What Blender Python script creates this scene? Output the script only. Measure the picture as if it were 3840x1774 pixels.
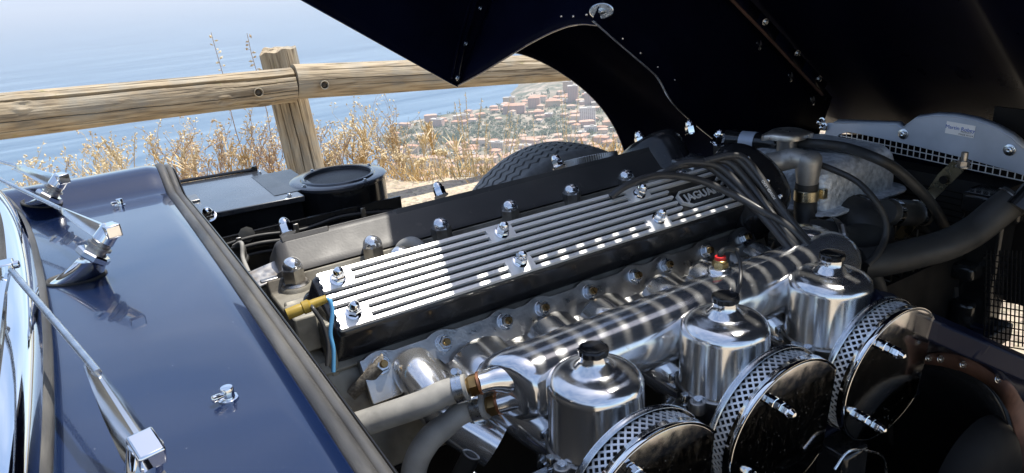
import bpy, bmesh, math, random
from mathutils import Vector, Matrix, Quaternion, noise as mnoise
R = math.radians
random.seed(7)
scene = bpy.context.scene
for o in list(bpy.data.objects): bpy.data.objects.remove(o)
COL = scene.collection

# ------------------------------------------------------------------ camera
# car axes: x towards the nose, y towards the car's left side, z up; z = 0 is the ground
CAM = Vector((0, 0, 1.12))
MC = Matrix(((0.84773321, 0.24291472, -0.47153032),
             (-0.5253025, 0.26126115, -0.80981473),
             (-0.07352336, 0.9342029, 0.34908346)))
cd = bpy.data.cameras.new('camera'); cam = bpy.data.objects.new('camera', cd); COL.objects.link(cam)
cd.sensor_width = 36; cd.lens = 25.97; cd.clip_start = 0.02; cd.clip_end = 200000
cam.matrix_world = Matrix.Translation(CAM) @ MC.to_4x4()
scene.camera = cam

# ------------------------------------------------------------------ sky, sun, exposure
SUN_EL = 70.5
w = bpy.data.worlds.new('World'); scene.world = w; w.use_nodes = True
nt = w.node_tree; nt.nodes.clear()
sky = nt.nodes.new('ShaderNodeTexSky'); sky.sky_type = 'NISHITA'; sky.sun_disc = False
sky.sun_elevation = R(SUN_EL); sky.sun_rotation = R(90); sky.altitude = 400; sky.air_density = 1.0; sky.dust_density = 1.6; sky.ozone_density = 1.2
bg = nt.nodes.new('ShaderNodeBackground'); bg.inputs[1].default_value = 0.15
wo = nt.nodes.new('ShaderNodeOutputWorld')
tc = nt.nodes.new('ShaderNodeTexCoord'); mp = nt.nodes.new('ShaderNodeMapping'); mp.inputs['Scale'].default_value = (1.2, 3.2, 5.0)
nz = nt.nodes.new('ShaderNodeTexNoise'); nz.inputs['Scale'].default_value = 1.6; nz.inputs['Detail'].default_value = 9; nz.inputs['Distortion'].default_value = 0.8
cr = nt.nodes.new('ShaderNodeValToRGB'); cr.color_ramp.elements[0].position = 0.42; cr.color_ramp.elements[1].position = 0.78
cr.color_ramp.elements[0].color = (.0, .0, .0, 1); cr.color_ramp.elements[1].color = (0.30, 0.30, 0.30, 1)
mx = nt.nodes.new('ShaderNodeMix'); mx.data_type = 'RGBA'; mx.inputs['B'].default_value = (8.5, 8.8, 9.4, 1)
nt.links.new(tc.outputs['Generated'], mp.inputs['Vector']); nt.links.new(mp.outputs[0], nz.inputs['Vector'])
nt.links.new(nz.outputs[0], cr.inputs[0]); nt.links.new(cr.outputs[0], mx.inputs['Factor'])
nt.links.new(sky.outputs[0], mx.inputs['A']); nt.links.new(mx.outputs['Result'], bg.inputs[0]); nt.links.new(bg.outputs[0], wo.inputs[0])
sd = bpy.data.lights.new('sun', 'SUN'); sd.energy = 4.6; sd.angle = R(0.53); sd.color = (1, 0.95, 0.86)
sun = bpy.data.objects.new('sun', sd); COL.objects.link(sun)
sdir = Vector((-math.cos(R(SUN_EL)), 0, -math.sin(R(SUN_EL))))
sun.rotation_euler = sdir.to_track_quat('-Z', 'Y').to_euler(); sun.location = (8, 0, 20)
vs = scene.view_settings; vs.view_transform = 'Standard'; vs.look = 'None'; vs.gamma = 1; vs.exposure = 0.62; vs.use_curve_mapping = False

# ------------------------------------------------------------------ helpers
def ray(u, v):
    return MC @ Vector(((u - 1920) / 2770, -(v - 887) / 2770, -1))
def at(u, v, x=None, y=None, z=None):
    """point on a known plane of the place, read off the photograph"""
    q = ray(u, v)
    t = (x - CAM.x) / q.x if x is not None else (y - CAM.y) / q.y if y is not None else (z - CAM.z) / q.z
    return CAM + q * t
C35, S35 = math.cos(R(35)), math.sin(R(35))
CA = Vector((0, .87, .749)); CE = Vector((0, -C35, -S35)); CN = Vector((0, -S35, C35))
YC = .98                                               # centre line of the car
def cov(x, s, h): return CA + Vector((x, 0, 0)) + CE * s + CN * h        # near cam cover frame
def covat(u, v, off=0):
    q = ray(u, v); t = (CA + CN * off - CAM).dot(CN) / q.dot(CN); return CAM + q * t
TH = R(34); HX, HZ = 1.75, .27
def bon(x, y, z):                                       # closed bonnet coordinates -> raised bonnet
    a, b = x - HX, z - HZ
    return Vector((HX + a * math.cos(TH) + b * math.sin(TH), y, HZ - a * math.sin(TH) + b * math.cos(TH)))

class MB:
    def __init__(s): s.v = []; s.f = []
    def add(s, vs, fs):
        b = len(s.v); s.v += [Vector(p) for p in vs]; s.f += [[b + i for i in f] for f in fs]; return s
    def box(s, c, size, rot=None):
        c = Vector(c); h = Vector(size) / 2; vs = []
        for k in range(8):
            p = Vector((h.x * (1 if k & 1 else -1), h.y * (1 if k & 2 else -1), h.z * (1 if k & 4 else -1)))
            if rot is not None: p = rot @ p
            vs.append(c + p)
        return s.add(vs, [(0, 2, 3, 1), (4, 5, 7, 6), (0, 1, 5, 4), (2, 6, 7, 3), (0, 4, 6, 2), (1, 3, 7, 5)])
    def lathe(s, prof, o=(0, 0, 0), axis=(0, 0, 1), n=24, cap=True, ph=0, ref=None):
        o = Vector(o); ax = Vector(axis).normalized()
        r0 = Vector(ref) if ref else (Vector((1, 0, 0)) if abs(ax.x) < .9 else Vector((0, 1, 0)))
        u = (r0 - ax * r0.dot(ax)).normalized(); w_ = ax.cross(u)
        vs = []; fs = []
        for (r, h) in prof:
            for k in range(n):
                a = 2 * math.pi * k / n + ph
                vs.append(o + ax * h + (u * math.cos(a) + w_ * math.sin(a)) * r)
        m = len(prof)
        for i in range(m - 1):
            for k in range(n):
                k2 = (k + 1) % n
                fs.append((i * n + k, i * n + k2, (i + 1) * n + k2, (i + 1) * n + k))
        if cap:
            fs.append(tuple(range(n - 1, -1, -1))); fs.append(tuple((m - 1) * n + k for k in range(n)))
        return s.add(vs, fs)
    def cyl(s, p0, p1, r0, r1=None, n=16, cap=True, ph=0, ref=None):
        p0 = Vector(p0); p1 = Vector(p1); r1 = r0 if r1 is None else r1
        return s.lathe([(r0, 0), (r1, (p1 - p0).length)], p0, p1 - p0, n, cap, ph, ref)
    def tube(s, pts, r, n=12, sub=8, cap=True, rf=None):
        P = curve(pts, sub); m = len(P); vs = []; fs = []
        t = (P[1] - P[0]).normalized(); u = t.orthogonal().normalized()
        for i, p in enumerate(P):
            t = (P[min(i + 1, m - 1)] - P[max(i - 1, 0)])
            t = t.normalized() if t.length > 1e-9 else Vector((1, 0, 0))
            u = (u - t * u.dot(t)).normalized(); w_ = t.cross(u)
            rr = r if rf is None else r * rf(i / (m - 1))
            for k in range(n):
                a = 2 * math.pi * k / n; vs.append(p + (u * math.cos(a) + w_ * math.sin(a)) * rr)
        for i in range(m - 1):
            for k in range(n):
                k2 = (k + 1) % n; fs.append((i * n + k, i * n + k2, (i + 1) * n + k2, (i + 1) * n + k))
        if cap: fs.append(tuple(range(n - 1, -1, -1))); fs.append(tuple((m - 1) * n + k for k in range(n)))
        return s.add(vs, fs)
    def prism(s, poly, f0, f1):
        """poly of 2-D points; f0, f1 map a 2-D point to the two end faces"""
        n = len(poly); vs = [f0(*p) for p in poly] + [f1(*p) for p in poly]
        fs = [tuple(range(n - 1, -1, -1)), tuple(range(n, 2 * n))]
        for k in range(n): fs.append((k, (k + 1) % n, n + (k + 1) % n, n + k))
        return s.add(vs, fs)
    def grid(s, nu, nv, fn, skip=None, closeu=False):
        vs = [fn(i / (nu - 1) if not closeu else i / nu, j / (nv - 1)) for i in range(nu) for j in range(nv)]; fs = []
        for i in range(nu if closeu else nu - 1):
            for j in range(nv - 1):
                if skip and skip(i, j): continue
                i2 = (i + 1) % nu
                fs.append((i * nv + j, i2 * nv + j, i2 * nv + j + 1, i * nv + j + 1))
        return s.add(vs, fs)
    def mesh(s, name, mat=None, ang=38, flat=False):
        me = bpy.data.meshes.new(name); me.from_pydata([tuple(v) for v in s.v], [], [tuple(f) for f in s.f])
        bm = bmesh.new(); bm.from_mesh(me); bmesh.ops.recalc_face_normals(bm, faces=bm.faces); bm.to_mesh(me); bm.free()
        if not flat:
            me.polygons.foreach_set('use_smooth', [True] * len(me.polygons)); me.set_sharp_from_angle(angle=R(ang))
        if mat: me.materials.append(mat)
        return me
    def build(s, name, mat, parent=None, ang=38, bevel=0, flat=False, label=None, seg=2, solid=0):
        o = bpy.data.objects.new(name, s.mesh(name, mat, ang, flat)); COL.objects.link(o)
        if parent is not None:
            o.parent = parent
            if parent is car: o.location = -car.location
        if solid:
            md = o.modifiers.new('thickness', 'SOLIDIFY'); md.thickness = solid; md.offset = 0
        if bevel:
            md = o.modifiers.new('bevel', 'BEVEL'); md.width = bevel; md.segments = seg; md.limit_method = 'ANGLE'; md.angle_limit = R(40)
            md.harden_normals = False
        if label: o['label'] = label
        return o
def curve(pts, sub=8):
    pts = [Vector(p) for p in pts]
    if len(pts) < 3 or sub <= 1: return pts
    P = [pts[0] * 2 - pts[1]] + pts + [pts[-1] * 2 - pts[-2]]; out = []
    for i in range(1, len(P) - 2):
        for k in range(sub):
            t = k / sub; a, b, c, d = P[i - 1], P[i], P[i + 1], P[i + 2]
            out.append(.5 * ((2 * b) + (c - a) * t + (2 * a - 5 * b + 4 * c - d) * t * t + (3 * b - a - 3 * c + d) * t ** 3))
    out.append(pts[-1]); return out
def place(me, name, loc, axis=(0, 0, 1), parent=None, spin=0, scale=1, label=None):
    """another object on shared mesh data, its z axis turned to axis"""
    o = bpy.data.objects.new(name, me); COL.objects.link(o)
    o.rotation_mode = 'QUATERNION'
    q = Vector((0, 0, 1)).rotation_difference(Vector(axis).normalized()) @ Quaternion((0, 0, 1), spin)
    o.rotation_quaternion = q; o.location = Vector(loc)
    if scale != 1: o.scale = (scale,) * 3 if not hasattr(scale, '__len__') else scale
    if parent is not None:
        o.parent = parent
        if parent is car: o.location = Vector(loc) - car.location
    if label: o['label'] = label
    return o
def tag(o, label, cat=None, group=None, kind=None):
    if label: o['label'] = label
    if cat: o['category'] = cat
    if group: o['group'] = group
    if kind: o['kind'] = kind
    return o
def empty(name, loc):
    o = bpy.data.objects.new(name, None); COL.objects.link(o); o.location = loc; o.empty_display_size = .1; return o
def rrect(x0, x1, y0, y1, r, n=5):
    out = []
    for cx, cy, a0 in ((x1 - r, y1 - r, 0), (x0 + r, y1 - r, 90), (x0 + r, y0 + r, 180), (x1 - r, y0 + r, 270)):
        for k in range(n + 1):
            a = R(a0 + 90 * k / n); out.append((cx + r * math.cos(a), cy + r * math.sin(a)))
    return out
def text_mesh(body, size, mat, name, extrude=.0002):
    cu = bpy.data.curves.new(name, 'FONT'); cu.body = body; cu.size = size; cu.extrude = extrude; cu.align_x = 'CENTER'; cu.align_y = 'CENTER'; cu.resolution_u = 3
    o = bpy.data.objects.new(name, cu); COL.objects.link(o)
    dg = bpy.context.evaluated_depsgraph_get(); me = bpy.data.meshes.new_from_object(o.evaluated_get(dg))
    bpy.data.objects.remove(o); bpy.data.curves.remove(cu); me.materials.clear(); me.materials.append(mat); return me

# ------------------------------------------------------------------ materials
def mat(name, col, rough=.5, metal=0, col2=None, nscale=30, nlo=.35, nhi=.65, bump=0, bscale=200, rvar=0, coat=0, stretch=None, detail=6, dirt=None, spec=None, dist=.001):
    m = bpy.data.materials.new(name); m.use_nodes = True; t = m.node_tree; b = t.nodes['Principled BSDF']
    b.inputs['Base Color'].default_value = (*col, 1); b.inputs['Roughness'].default_value = rough; b.inputs['Metallic'].default_value = metal
    if spec is not None: b.inputs['Specular IOR Level'].default_value = spec
    if coat: b.inputs['Coat Weight'].default_value = coat; b.inputs['Coat Roughness'].default_value = .03
    L = t.links.new; N = t.nodes.new
    co = N('ShaderNodeTexCoord'); vec = co.outputs['Object']
    if stretch:
        mpn = N('ShaderNodeMapping'); mpn.inputs['Scale'].default_value = stretch; L(vec, mpn.inputs['Vector']); vec = mpn.outputs[0]
    last = None
    if col2 is not None:
        n1 = N('ShaderNodeTexNoise'); n1.inputs['Scale'].default_value = nscale; n1.inputs['Detail'].default_value = detail; L(vec, n1.inputs['Vector'])
        r1 = N('ShaderNodeValToRGB'); r1.color_ramp.elements[0].position = nlo; r1.color_ramp.elements[1].position = nhi
        r1.color_ramp.elements[0].color = (*col, 1); r1.color_ramp.elements[1].color = (*col2, 1)
        L(n1.outputs[0], r1.inputs[0]); last = r1.outputs[0]
    if dirt:
        (dc, ds, lo, hi) = dirt
        n3 = N('ShaderNodeTexNoise'); n3.inputs['Scale'].default_value = ds; n3.inputs['Detail'].default_value = 8; L(vec, n3.inputs['Vector'])
        r3 = N('ShaderNodeMapRange'); r3.inputs['From Min'].default_value = lo; r3.inputs['From Max'].default_value = hi; L(n3.outputs[0], r3.inputs[0])
        mm = N('ShaderNodeMix'); mm.data_type = 'RGBA'; mm.inputs['B'].default_value = (*dc, 1); L(r3.outputs[0], mm.inputs['Factor'])
        if last: L(last, mm.inputs['A'])
        else: mm.inputs['A'].default_value = (*col, 1)
        last = mm.outputs['Result']
        if metal > .5:
            ms = N('ShaderNodeMath'); ms.operation = 'MULTIPLY_ADD'; ms.inputs[1].default_value = -.8 * metal; ms.inputs[2].default_value = metal; L(r3.outputs[0], ms.inputs[0]); L(ms.outputs[0], b.inputs['Metallic'])
    if last: L(last, b.inputs['Base Color'])
    if rvar:
        n2 = N('ShaderNodeTexNoise'); n2.inputs['Scale'].default_value = nscale * 1.7; n2.inputs['Detail'].default_value = 8; L(vec, n2.inputs['Vector'])
        r2 = N('ShaderNodeMapRange'); r2.inputs['To Min'].default_value = max(0, rough - rvar); r2.inputs['To Max'].default_value = rough + rvar; r2.inputs['From Min'].default_value = .3; r2.inputs['From Max'].default_value = .7
        L(n2.outputs[0], r2.inputs[0]); L(r2.outputs[0], b.inputs['Roughness'])
    if bump:
        n4 = N('ShaderNodeTexNoise'); n4.inputs['Scale'].default_value = bscale; n4.inputs['Detail'].default_value = 5; L(vec, n4.inputs['Vector'])
        bn = N('ShaderNodeBump'); bn.inputs['Strength'].default_value = bump; bn.inputs['Distance'].default_value = dist; L(n4.outputs[0], bn.inputs['Height']); L(bn.outputs[0], b.inputs['Normal'])
    return m
M = {}
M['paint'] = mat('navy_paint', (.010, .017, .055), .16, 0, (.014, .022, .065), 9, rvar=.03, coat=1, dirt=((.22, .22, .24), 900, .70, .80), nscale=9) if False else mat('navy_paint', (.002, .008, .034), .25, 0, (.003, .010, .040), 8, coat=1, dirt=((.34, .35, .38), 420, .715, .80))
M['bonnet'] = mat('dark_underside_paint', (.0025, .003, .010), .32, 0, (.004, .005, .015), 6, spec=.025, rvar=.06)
M['chrome'] = mat('chrome', (.86, .87, .88), .05, 1, rvar=.02, nscale=40, bump=.02, bscale=25)
M['polish'] = mat('polished_aluminium', (.80, .80, .80), .15, .90, (.70, .71, .73), 26, rvar=.05, bump=.02, bscale=60, dirt=((.30, .27, .23), 70, .66, .95))
M['dash'] = mat('polished_dashpot_aluminium', (.80, .795, .785), .17, .95, (.72, .73, .74), 5, rvar=.05, stretch=(9, 9, 1.2), dirt=((.36, .33, .29), 22, .66, .98))
M['cast'] = mat('cast_aluminium', (.50, .50, .49), .34, 1, (.34, .34, .34), 22, rvar=.1, bump=.35, bscale=260, dirt=((.10, .09, .075), 16, .60, .85))
M['satincast'] = mat('satin_carburettor_casting', (.44, .43, .41), .38, 1, (.33, .32, .31), 30, rvar=.08, bump=.15, bscale=400)
M['head'] = mat('grimy_cylinder_head', (.27, .255, .215), .6, .25, (.16, .145, .115), 24, rvar=.1, bump=.4, bscale=140, dirt=((.05, .035, .022), 18, .55, .80))
M['black'] = mat('satin_black_enamel', (.012, .012, .013), .36, 0, (.022, .021, .021), 20, rvar=.08, bump=.1, bscale=90, dirt=((.09, .085, .075), 30, .68, .95))
M['cover'] = mat('black_cam_cover_enamel', (.012, .012, .014), .22, 0, (.022, .022, .023), 14, rvar=.07, bump=.08, bscale=60, dirt=((.16, .15, .13), 45, .70, .98))
M['coverdust'] = mat('dusty_black_enamel', (.045, .043, .042), .48, 0, (.065, .06, .055), 10, rvar=.08, bump=.12, bscale=300, dirt=((.16, .145, .12), 60, .66, .9))
M['gloss'] = mat('gloss_black_paint', (.010, .010, .011), .16, 0, (.017, .017, .017), 12, rvar=.07, bump=.05, bscale=12, dirt=((.12, .11, .09), 26, .70, .85))
M['dark'] = mat('dark_chassis_black', (.007, .007, .008), .55, 0, (.013, .0125, .012), 12, rvar=.1, spec=.08)
M['rubber'] = mat('black_rubber', (.022, .022, .022), .55, 0, (.035, .034, .032), 25, rvar=.1, bump=.1, bscale=150)
M['seal'] = mat('weathered_rubber_seal', (.035, .034, .034), .5, 0, (.075, .072, .068), 18, rvar=.1, bump=.3, bscale=120, dirt=((.16, .15, .13), 11, .55, .85), stretch=(2.5, .5, 2.5))
M['hose'] = mat('dusty_grey_hose', (.22, .215, .20), .6, 0, (.33, .32, .295), 26, rvar=.1, bump=.2, bscale=120, dirt=((.10, .095, .09), 20, .60, .80))
M['lead'] = mat('black_ignition_lead', (.035, .035, .037), .38, 0, (.045, .044, .043), 40, rvar=.08)
M['tyre'] = mat('dusty_tyre_rubber', (.20, .197, .193), .75, 0, (.29, .285, .275), 40, bump=.3, bscale=300, rvar=.1)
M['zinc'] = mat('zinc_plate', (.66, .69, .72), .26, 1, (.5, .53, .56), 60, rvar=.1, bump=.05, bscale=200)
M['steel'] = mat('dull_steel', (.42, .41, .39), .36, 1, (.28, .26, .24), 60, rvar=.1, dirt=((.12, .085, .05), 60, .58, .8))
M['brass'] = mat('brass', (.62, .45, .20), .3, 1, (.42, .29, .13), 50, rvar=.1)
M['bronze'] = mat('dark_bronze', (.34, .23, .10), .34, 1, (.22, .14, .06), 50, rvar=.1)
M['copper'] = mat('copper_washer', (.50, .23, .12), .4, 1)
M['gold'] = mat('passivated_steel', (.60, .54, .38), .3, 1, (.48, .42, .28), 30, rvar=.1)
M['red'] = mat('red_plastic', (.62, .02, .02), .35)
M['yellow'] = mat('yellow_sleeve', (.36, .25, .03), .4, 0, (.24, .16, .02), 40)
M['blue'] = mat('blue_wire', (.10, .33, .58), .4)
M['rivet'] = mat('bright_rivet', (.75, .76, .78), .22, 1)
M['ribs'] = mat('brushed_rib_aluminium', (.84, .84, .84), .36, .35, (.74, .74, .73), 60, rvar=.08, bump=.12, bscale=900, stretch=(.15, 1, 1), dirt=((.10, .10, .10), 120, .70, .85))
M['hammer'] = mat('hammered_grey_paint', (.78, .80, .83), .36, .35, (.46, .48, .51), 90, rvar=.06, bump=1.0, bscale=130, dist=.003)
M['shield'] = mat('silver_shield_paint', (.50, .56, .66), .42, .25, (.37, .42, .50), 10, rvar=.06, bump=.04, bscale=60)
M['mesh'] = mat('galvanised_wire', (.80, .82, .84), .45, .6)
M['brown'] = mat('brown_rubber_strip', (.15, .075, .052), .7, 0, (.09, .045, .032), 30, rvar=.1, bump=.3, bscale=120, dirt=((.20, .15, .12), 40, .6, .9))
M['white'] = mat('sticker_paper', (.80, .80, .80), .5)
M['inkblue'] = mat('blue_ink', (.02, .10, .45), .5)
M['ink'] = mat('dark_ink', (.02, .02, .03), .5)
M['leadink'] = mat('white_lead_print', (.55, .55, .55), .5)
M['radiator'] = mat('black_radiator_core', (.010, .010, .010), .6, 0, (.018, .017, .016), 60)
M['lid'] = mat('dusty_black_lid', (.022, .026, .034), .28, 0, (.04, .043, .05), 8, rvar=.08, bump=.03, bscale=14, coat=.8, dirt=((.14, .13, .11), 40, .68, .9))
M['armmetal'] = mat('satin_chrome', (.52, .56, .57), .13, 1, (.74, .76, .77), 12, rvar=.05)
M['duct'] = mat('glossy_duct_paint', (.004, .005, .013), .10, 0, spec=.25, bump=.08, bscale=9, dist=.004)
M['capalu'] = mat('worn_cap_alloy', (.66, .62, .56), .34, .9, (.5, .47, .43), 40, rvar=.1, bump=.1, bscale=200)
M['dullcast'] = mat('dull_stained_casting', (.42, .41, .39), .45, .6, (.30, .29, .27), 30, rvar=.1, bump=.2, bscale=200, dirt=((.05, .045, .04), 35, .62, .8))
M['glass'] = mat('windscreen_glass', (.02, .03, .035), .03, 0, coat=1)

# the car itself: everything fixed to it hangs from this one root
car = empty('car', (.9, YC, 0))
tag(car, 'dark blue vintage sports car with raised bonnet and exposed six-cylinder engine', 'car')

# ------------------------------------------------------------------ ground, sea, far land
def ground_mat():
    m = bpy.data.materials.new('dry_gravel'); m.use_nodes = True; t = m.node_tree; b = t.nodes['Principled BSDF']; N = t.nodes.new; L = t.links.new
    co = N('ShaderNodeTexCoord'); a = N('ShaderNodeTexNoise'); a.inputs['Scale'].default_value = 1.3; a.inputs['Detail'].default_value = 8; L(co.outputs['Object'], a.inputs['Vector'])
    v = N('ShaderNodeTexVoronoi'); v.inputs['Scale'].default_value = 45; L(co.outputs['Object'], v.inputs['Vector'])
    r = N('ShaderNodeValToRGB'); r.color_ramp.elements[0].color = (.26, .21, .15, 1); r.color_ramp.elements[1].color = (.46, .39, .29, 1); r.color_ramp.elements[0].position = .35; r.color_ramp.elements[1].position = .65
    L(a.outputs[0], r.inputs[0]); x = N('ShaderNodeMix'); x.data_type = 'RGBA'; x.blend_type = 'MULTIPLY'; x.inputs['Factor'].default_value = .55
    L(r.outputs[0], x.inputs['A']); L(v.outputs['Color'], x.inputs['B']); 
    hs = N('ShaderNodeHueSaturation'); hs.inputs['Saturation'].default_value = .12; hs.inputs['Value'].default_value = 1.5; L(v.outputs['Color'], hs.inputs['Color']); L(hs.outputs[0], x.inputs['B'])
    L(x.outputs['Result'], b.inputs['Base Color']); b.inputs['Roughness'].default_value = .9
    bn = N('ShaderNodeBump'); bn.inputs['Strength'].default_value = .8; bn.inputs['Distance'].default_value = .012; L(v.outputs['Distance'], bn.inputs['Height']); L(bn.outputs[0], b.inputs['Normal'])
    return m
M['ground'] = ground_mat()
EDGE = [(-40, 5.2), (-1, 5.1), (.4, 4.95), (1.0, 4.5), (1.35, 4.15), (1.6, 3.82), (1.9, 3.72), (2.4, 3.48), (2.8, 3.30), (4, 3.2), (60, 3.0)]
def edge_y(x):
    for (a, b), (c, d) in zip(EDGE, EDGE[1:]):
        if a <= x <= c: return b + (d - b) * (x - a) / (c - a) + .06 * math.sin(x * 5.3) + .03 * math.sin(x * 13)
    return 3.2
g = MB()
def gfn(a, b):
    x = -30 + 70 * a if abs(a - .45) > .06 else -30 + 70 * a; t = b
    y = -40 + 46 * (1 - (1 - t) ** 1.9)
    e = edge_y(x); z = 0
    z += .03 * mnoise.noise(Vector((x * .8, y * .8, 0))) * (1 if y > 2.2 else 0)
    if y > e: z -= .75 * (y - e) + .0 * (y - e) ** 2
    return Vector((x, y, z))
g.grid(281, 185, gfn)
o = g.build('ground', M['ground'], ang=60); tag(o, None, kind='structure')

SEA = -440.0
def sea_mat():
    m = bpy.data.materials.new('sea_water'); m.use_nodes = True; t = m.node_tree; b = t.nodes['Principled BSDF']; N = t.nodes.new; L = t.links.new
    b.inputs['Base Color'].default_value = (.030, .105, .22, 1); b.inputs['Roughness'].default_value = .38; b.inputs['IOR'].default_value = 1.33
    co = N('ShaderNodeTexCoord'); mpn = N('ShaderNodeMapping'); mpn.inputs['Scale'].default_value = (.00055, .006, 1); mpn.inputs['Rotation'].default_value = (0, 0, R(-28)); L(co.outputs['Object'], mpn.inputs['Vector'])
    n = N('ShaderNodeTexNoise'); n.inputs['Scale'].default_value = 1.6; n.inputs['Detail'].default_value = 8; n.inputs['Roughness'].default_value = .62; L(mpn.outputs[0], n.inputs['Vector'])
    mr = N('ShaderNodeMapRange'); mr.inputs['From Min'].default_value = .3; mr.inputs['From Max'].default_value = .7; mr.inputs['To Min'].default_value = .30; mr.inputs['To Max'].default_value = .46; L(n.outputs[0], mr.inputs[0]); L(mr.outputs[0], b.inputs['Roughness'])
    r = N('ShaderNodeValToRGB'); r.color_ramp.elements[0].color = (.022, .085, .165, 1); r.color_ramp.elements[1].color = (.17, .26, .35, 1); r.color_ramp.elements[0].position = .35; r.color_ramp.elements[1].position = .7; L(n.outputs[0], r.inputs[0]); L(r.outputs[0], b.inputs['Base Color'])
    n2 = N('ShaderNodeTexNoise'); n2.inputs['Scale'].default_value = .05; n2.inputs['Detail'].default_value = 6; L(co.outputs['Object'], n2.inputs['Vector'])
    bn = N('ShaderNodeBump'); bn.inputs['Strength'].default_value = .35; bn.inputs['Distance'].default_value = 2; L(n2.outputs[0], bn.inputs['Height']); L(bn.outputs[0], b.inputs['Normal'])
    return m
M['sea'] = sea_mat()
g = MB(); rings = [900, 1500, 2500, 5000, 12000, 30000, 60000]; n = 48; vs = []; fs = []
for r in rings:
    for k in range(n + 1):
        a = R(-10 + 190 * k / n); vs.append((r * math.cos(a), r * math.sin(a), SEA - r * r / 2 / 6371000 * .85))
for i in range(len(rings) - 1):
    for k in range(n): fs.append((i * (n + 1) + k, i * (n + 1) + k + 1, (i + 1) * (n + 1) + k + 1, (i + 1) * (n + 1) + k))
g.add(vs, fs); o = g.build('sea', M['sea']); tag(o, None, kind='structure')

coast = [(-4000, 1150), (300, 1250), (620, 1500), (720, 1960), (850, 2085), (1020, 2070), (1190, 2060), (1330, 2230), (1500, 2430), (1760, 2620), (2100, 2700), (3000, 2900), (6000, 3300)]
def coast_y(x):
    for (a, b), (c, d) in zip(coast, coast[1:]):
        if a <= x <= c: return b + (d - b) * (x - a) / (c - a)
    return 3300
def land_h(x, y):
    d = coast_y(x) - y
    if d < 0: return SEA - 12 + max(-30, d * .2)
    up = max(0, (x - 1150) / 900); h = 8 + min(d, 220) * .10 + 45 * up * min(1, d / 250)
    h += 14 * mnoise.noise(Vector((x / 320, y / 320, 3)))
    hill = -(y - 6) * .75 if y < 200 else -150 - (y - 200) * .29
    return max(SEA + min(h, d * .5), min(hill, -6) if y < 1250 else -1e9)
M['land'] = mat('far_scrub_land', (.24, .21, .16), .95, 0, (.10, .115, .075), .012, nlo=.42, nhi=.62, dirt=((.40, .33, .26), .03, .5, .65))
g = MB()
g.grid(120, 110, lambda a, b: (lambda x, y: Vector((x, y, land_h(x, y))))(-1500 + 5000 * a, 5.7 + 3035 * b ** 1.4))
o = g.build('hillside', M['land'], ang=80); tag(o, None, kind='structure')

# ------------------------------------------------------------------ scuttle, windscreen, wipers
def scz(x, y):
    z = .795 - .045 * (y - YC) ** 2
    for s in (1,):
        d = (y - YC) * s
        if d > .385: z += .036 * min(1, (d - .385) / .09) ** 2 * (3 - 2 * min(1, (d - .385) / .09))
        if d > .50: z -= .9 * (d - .50) ** 2 + .18 * (d - .5)
    z += .002 * max(0, (-x) / .1)                      # rises a little to the windscreen
    if x > .095: z -= .004 * ((x - .095) / .02) ** 2.2
    return z
g = MB()
def sfn(a, b):
    x = -.16 + .275 * a; y = .20 + 1.56 * b
    return Vector((x, y, scz(x, y)))
g.grid(36, 150, sfn)
vs0 = len(g.v)
g.grid(4, 150, lambda a, b: Vector((.115 + .003 * a, .20 + 1.56 * b, scz(.115, .20 + 1.56 * b) - .05 * a)))
scuttle = g.build('scuttle', M['paint'], car, ang=50, label='glossy dark blue scuttle panel reflecting the sky')
# rubber seal along the front edge: one round bead and a flat lip
g = MB(); ys = [.20 + 1.50 * k / 60 for k in range(61)]
g.tube([Vector((.1225, y, scz(.113, y) - .0045)) for y in ys], .0078, n=10, sub=1)
g.tube([Vector((.1345, y, scz(.113, y) - .0075)) for y in ys], .0064, n=10, sub=1)
g.build('edge_seal', M['seal'], car, label='weathered grey rubber seal along the front edge of the scuttle')
g = MB(); g.grid(61, 2, lambda a, b: Vector((.1435, .20 + 1.50 * a, scz(.113, .20 + 1.50 * a) - .008 - .022 * b)))
g.grid(61, 2, lambda a, b: Vector((.118 + .0255 * b, .20 + 1.50 * a, scz(.113, .20 + 1.50 * a) - .0145)))
g.build('seal_channel', M['gloss'], car, solid=.002)
g = MB(); g.grid(40, 2, lambda a, b: Vector((.1185 + .03 * b ** 3, .2 + 1.5 * a, scz(.113, .2 + 1.5 * a) - .016 - .55 * b)))
g.build('bulkhead', M['dark'], car, solid=.003, label='black bulkhead below the scuttle')

scr = [at(u, v, z=zz) for u, v, zz in [(170, 2100, .80), (185, 1774, .805), (192, 1500, .808), (186, 1250, .81), (160, 1040, .812), (118, 870, .814), (60, 772, .818), (0, 722, .822), (-120, 660, .828)]]
SC = curve(scr, 8)
def scr_sweep(offs):
    """sweep a little cross section (back, up) along the windscreen base"""
    vs = []; fs = []; k = len(offs)
    for i, p in enumerate(SC):
        t = (SC[min(i + 1, len(SC) - 1)] - SC[max(i - 1, 0)]).normalized(); out = Vector((-t.y, t.x, 0)).normalized()
        if out.x > 0: out = -out
        for (b, h) in offs: vs.append(p + out * b + Vector((0, 0, h)))
    for i in range(len(SC) - 1):
        for j in range(k - 1): fs.append((i * k + j, i * k + j + 1, (i + 1) * k + j + 1, (i + 1) * k + j))
    return vs, fs
def arc(b0, h0, b1, h1, bulge, n=8):
    out = []
    for i in range(n + 1):
        t = i / n; q = math.sin(math.pi * t) * bulge
        dx, dy = b1 - b0, h1 - h0; l = math.hypot(dx, dy)
        out.append((b0 + dx * t - dy / l * -q * -1, h0 + dy * t + dx / l * q))
    return out
ws = MB().add(*scr_sweep(arc(-.001, -.006, .004, .006, .003))).build('windscreen', M['seal'], car, ang=60, label='black windscreen rubber with bright chrome trim')
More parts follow.
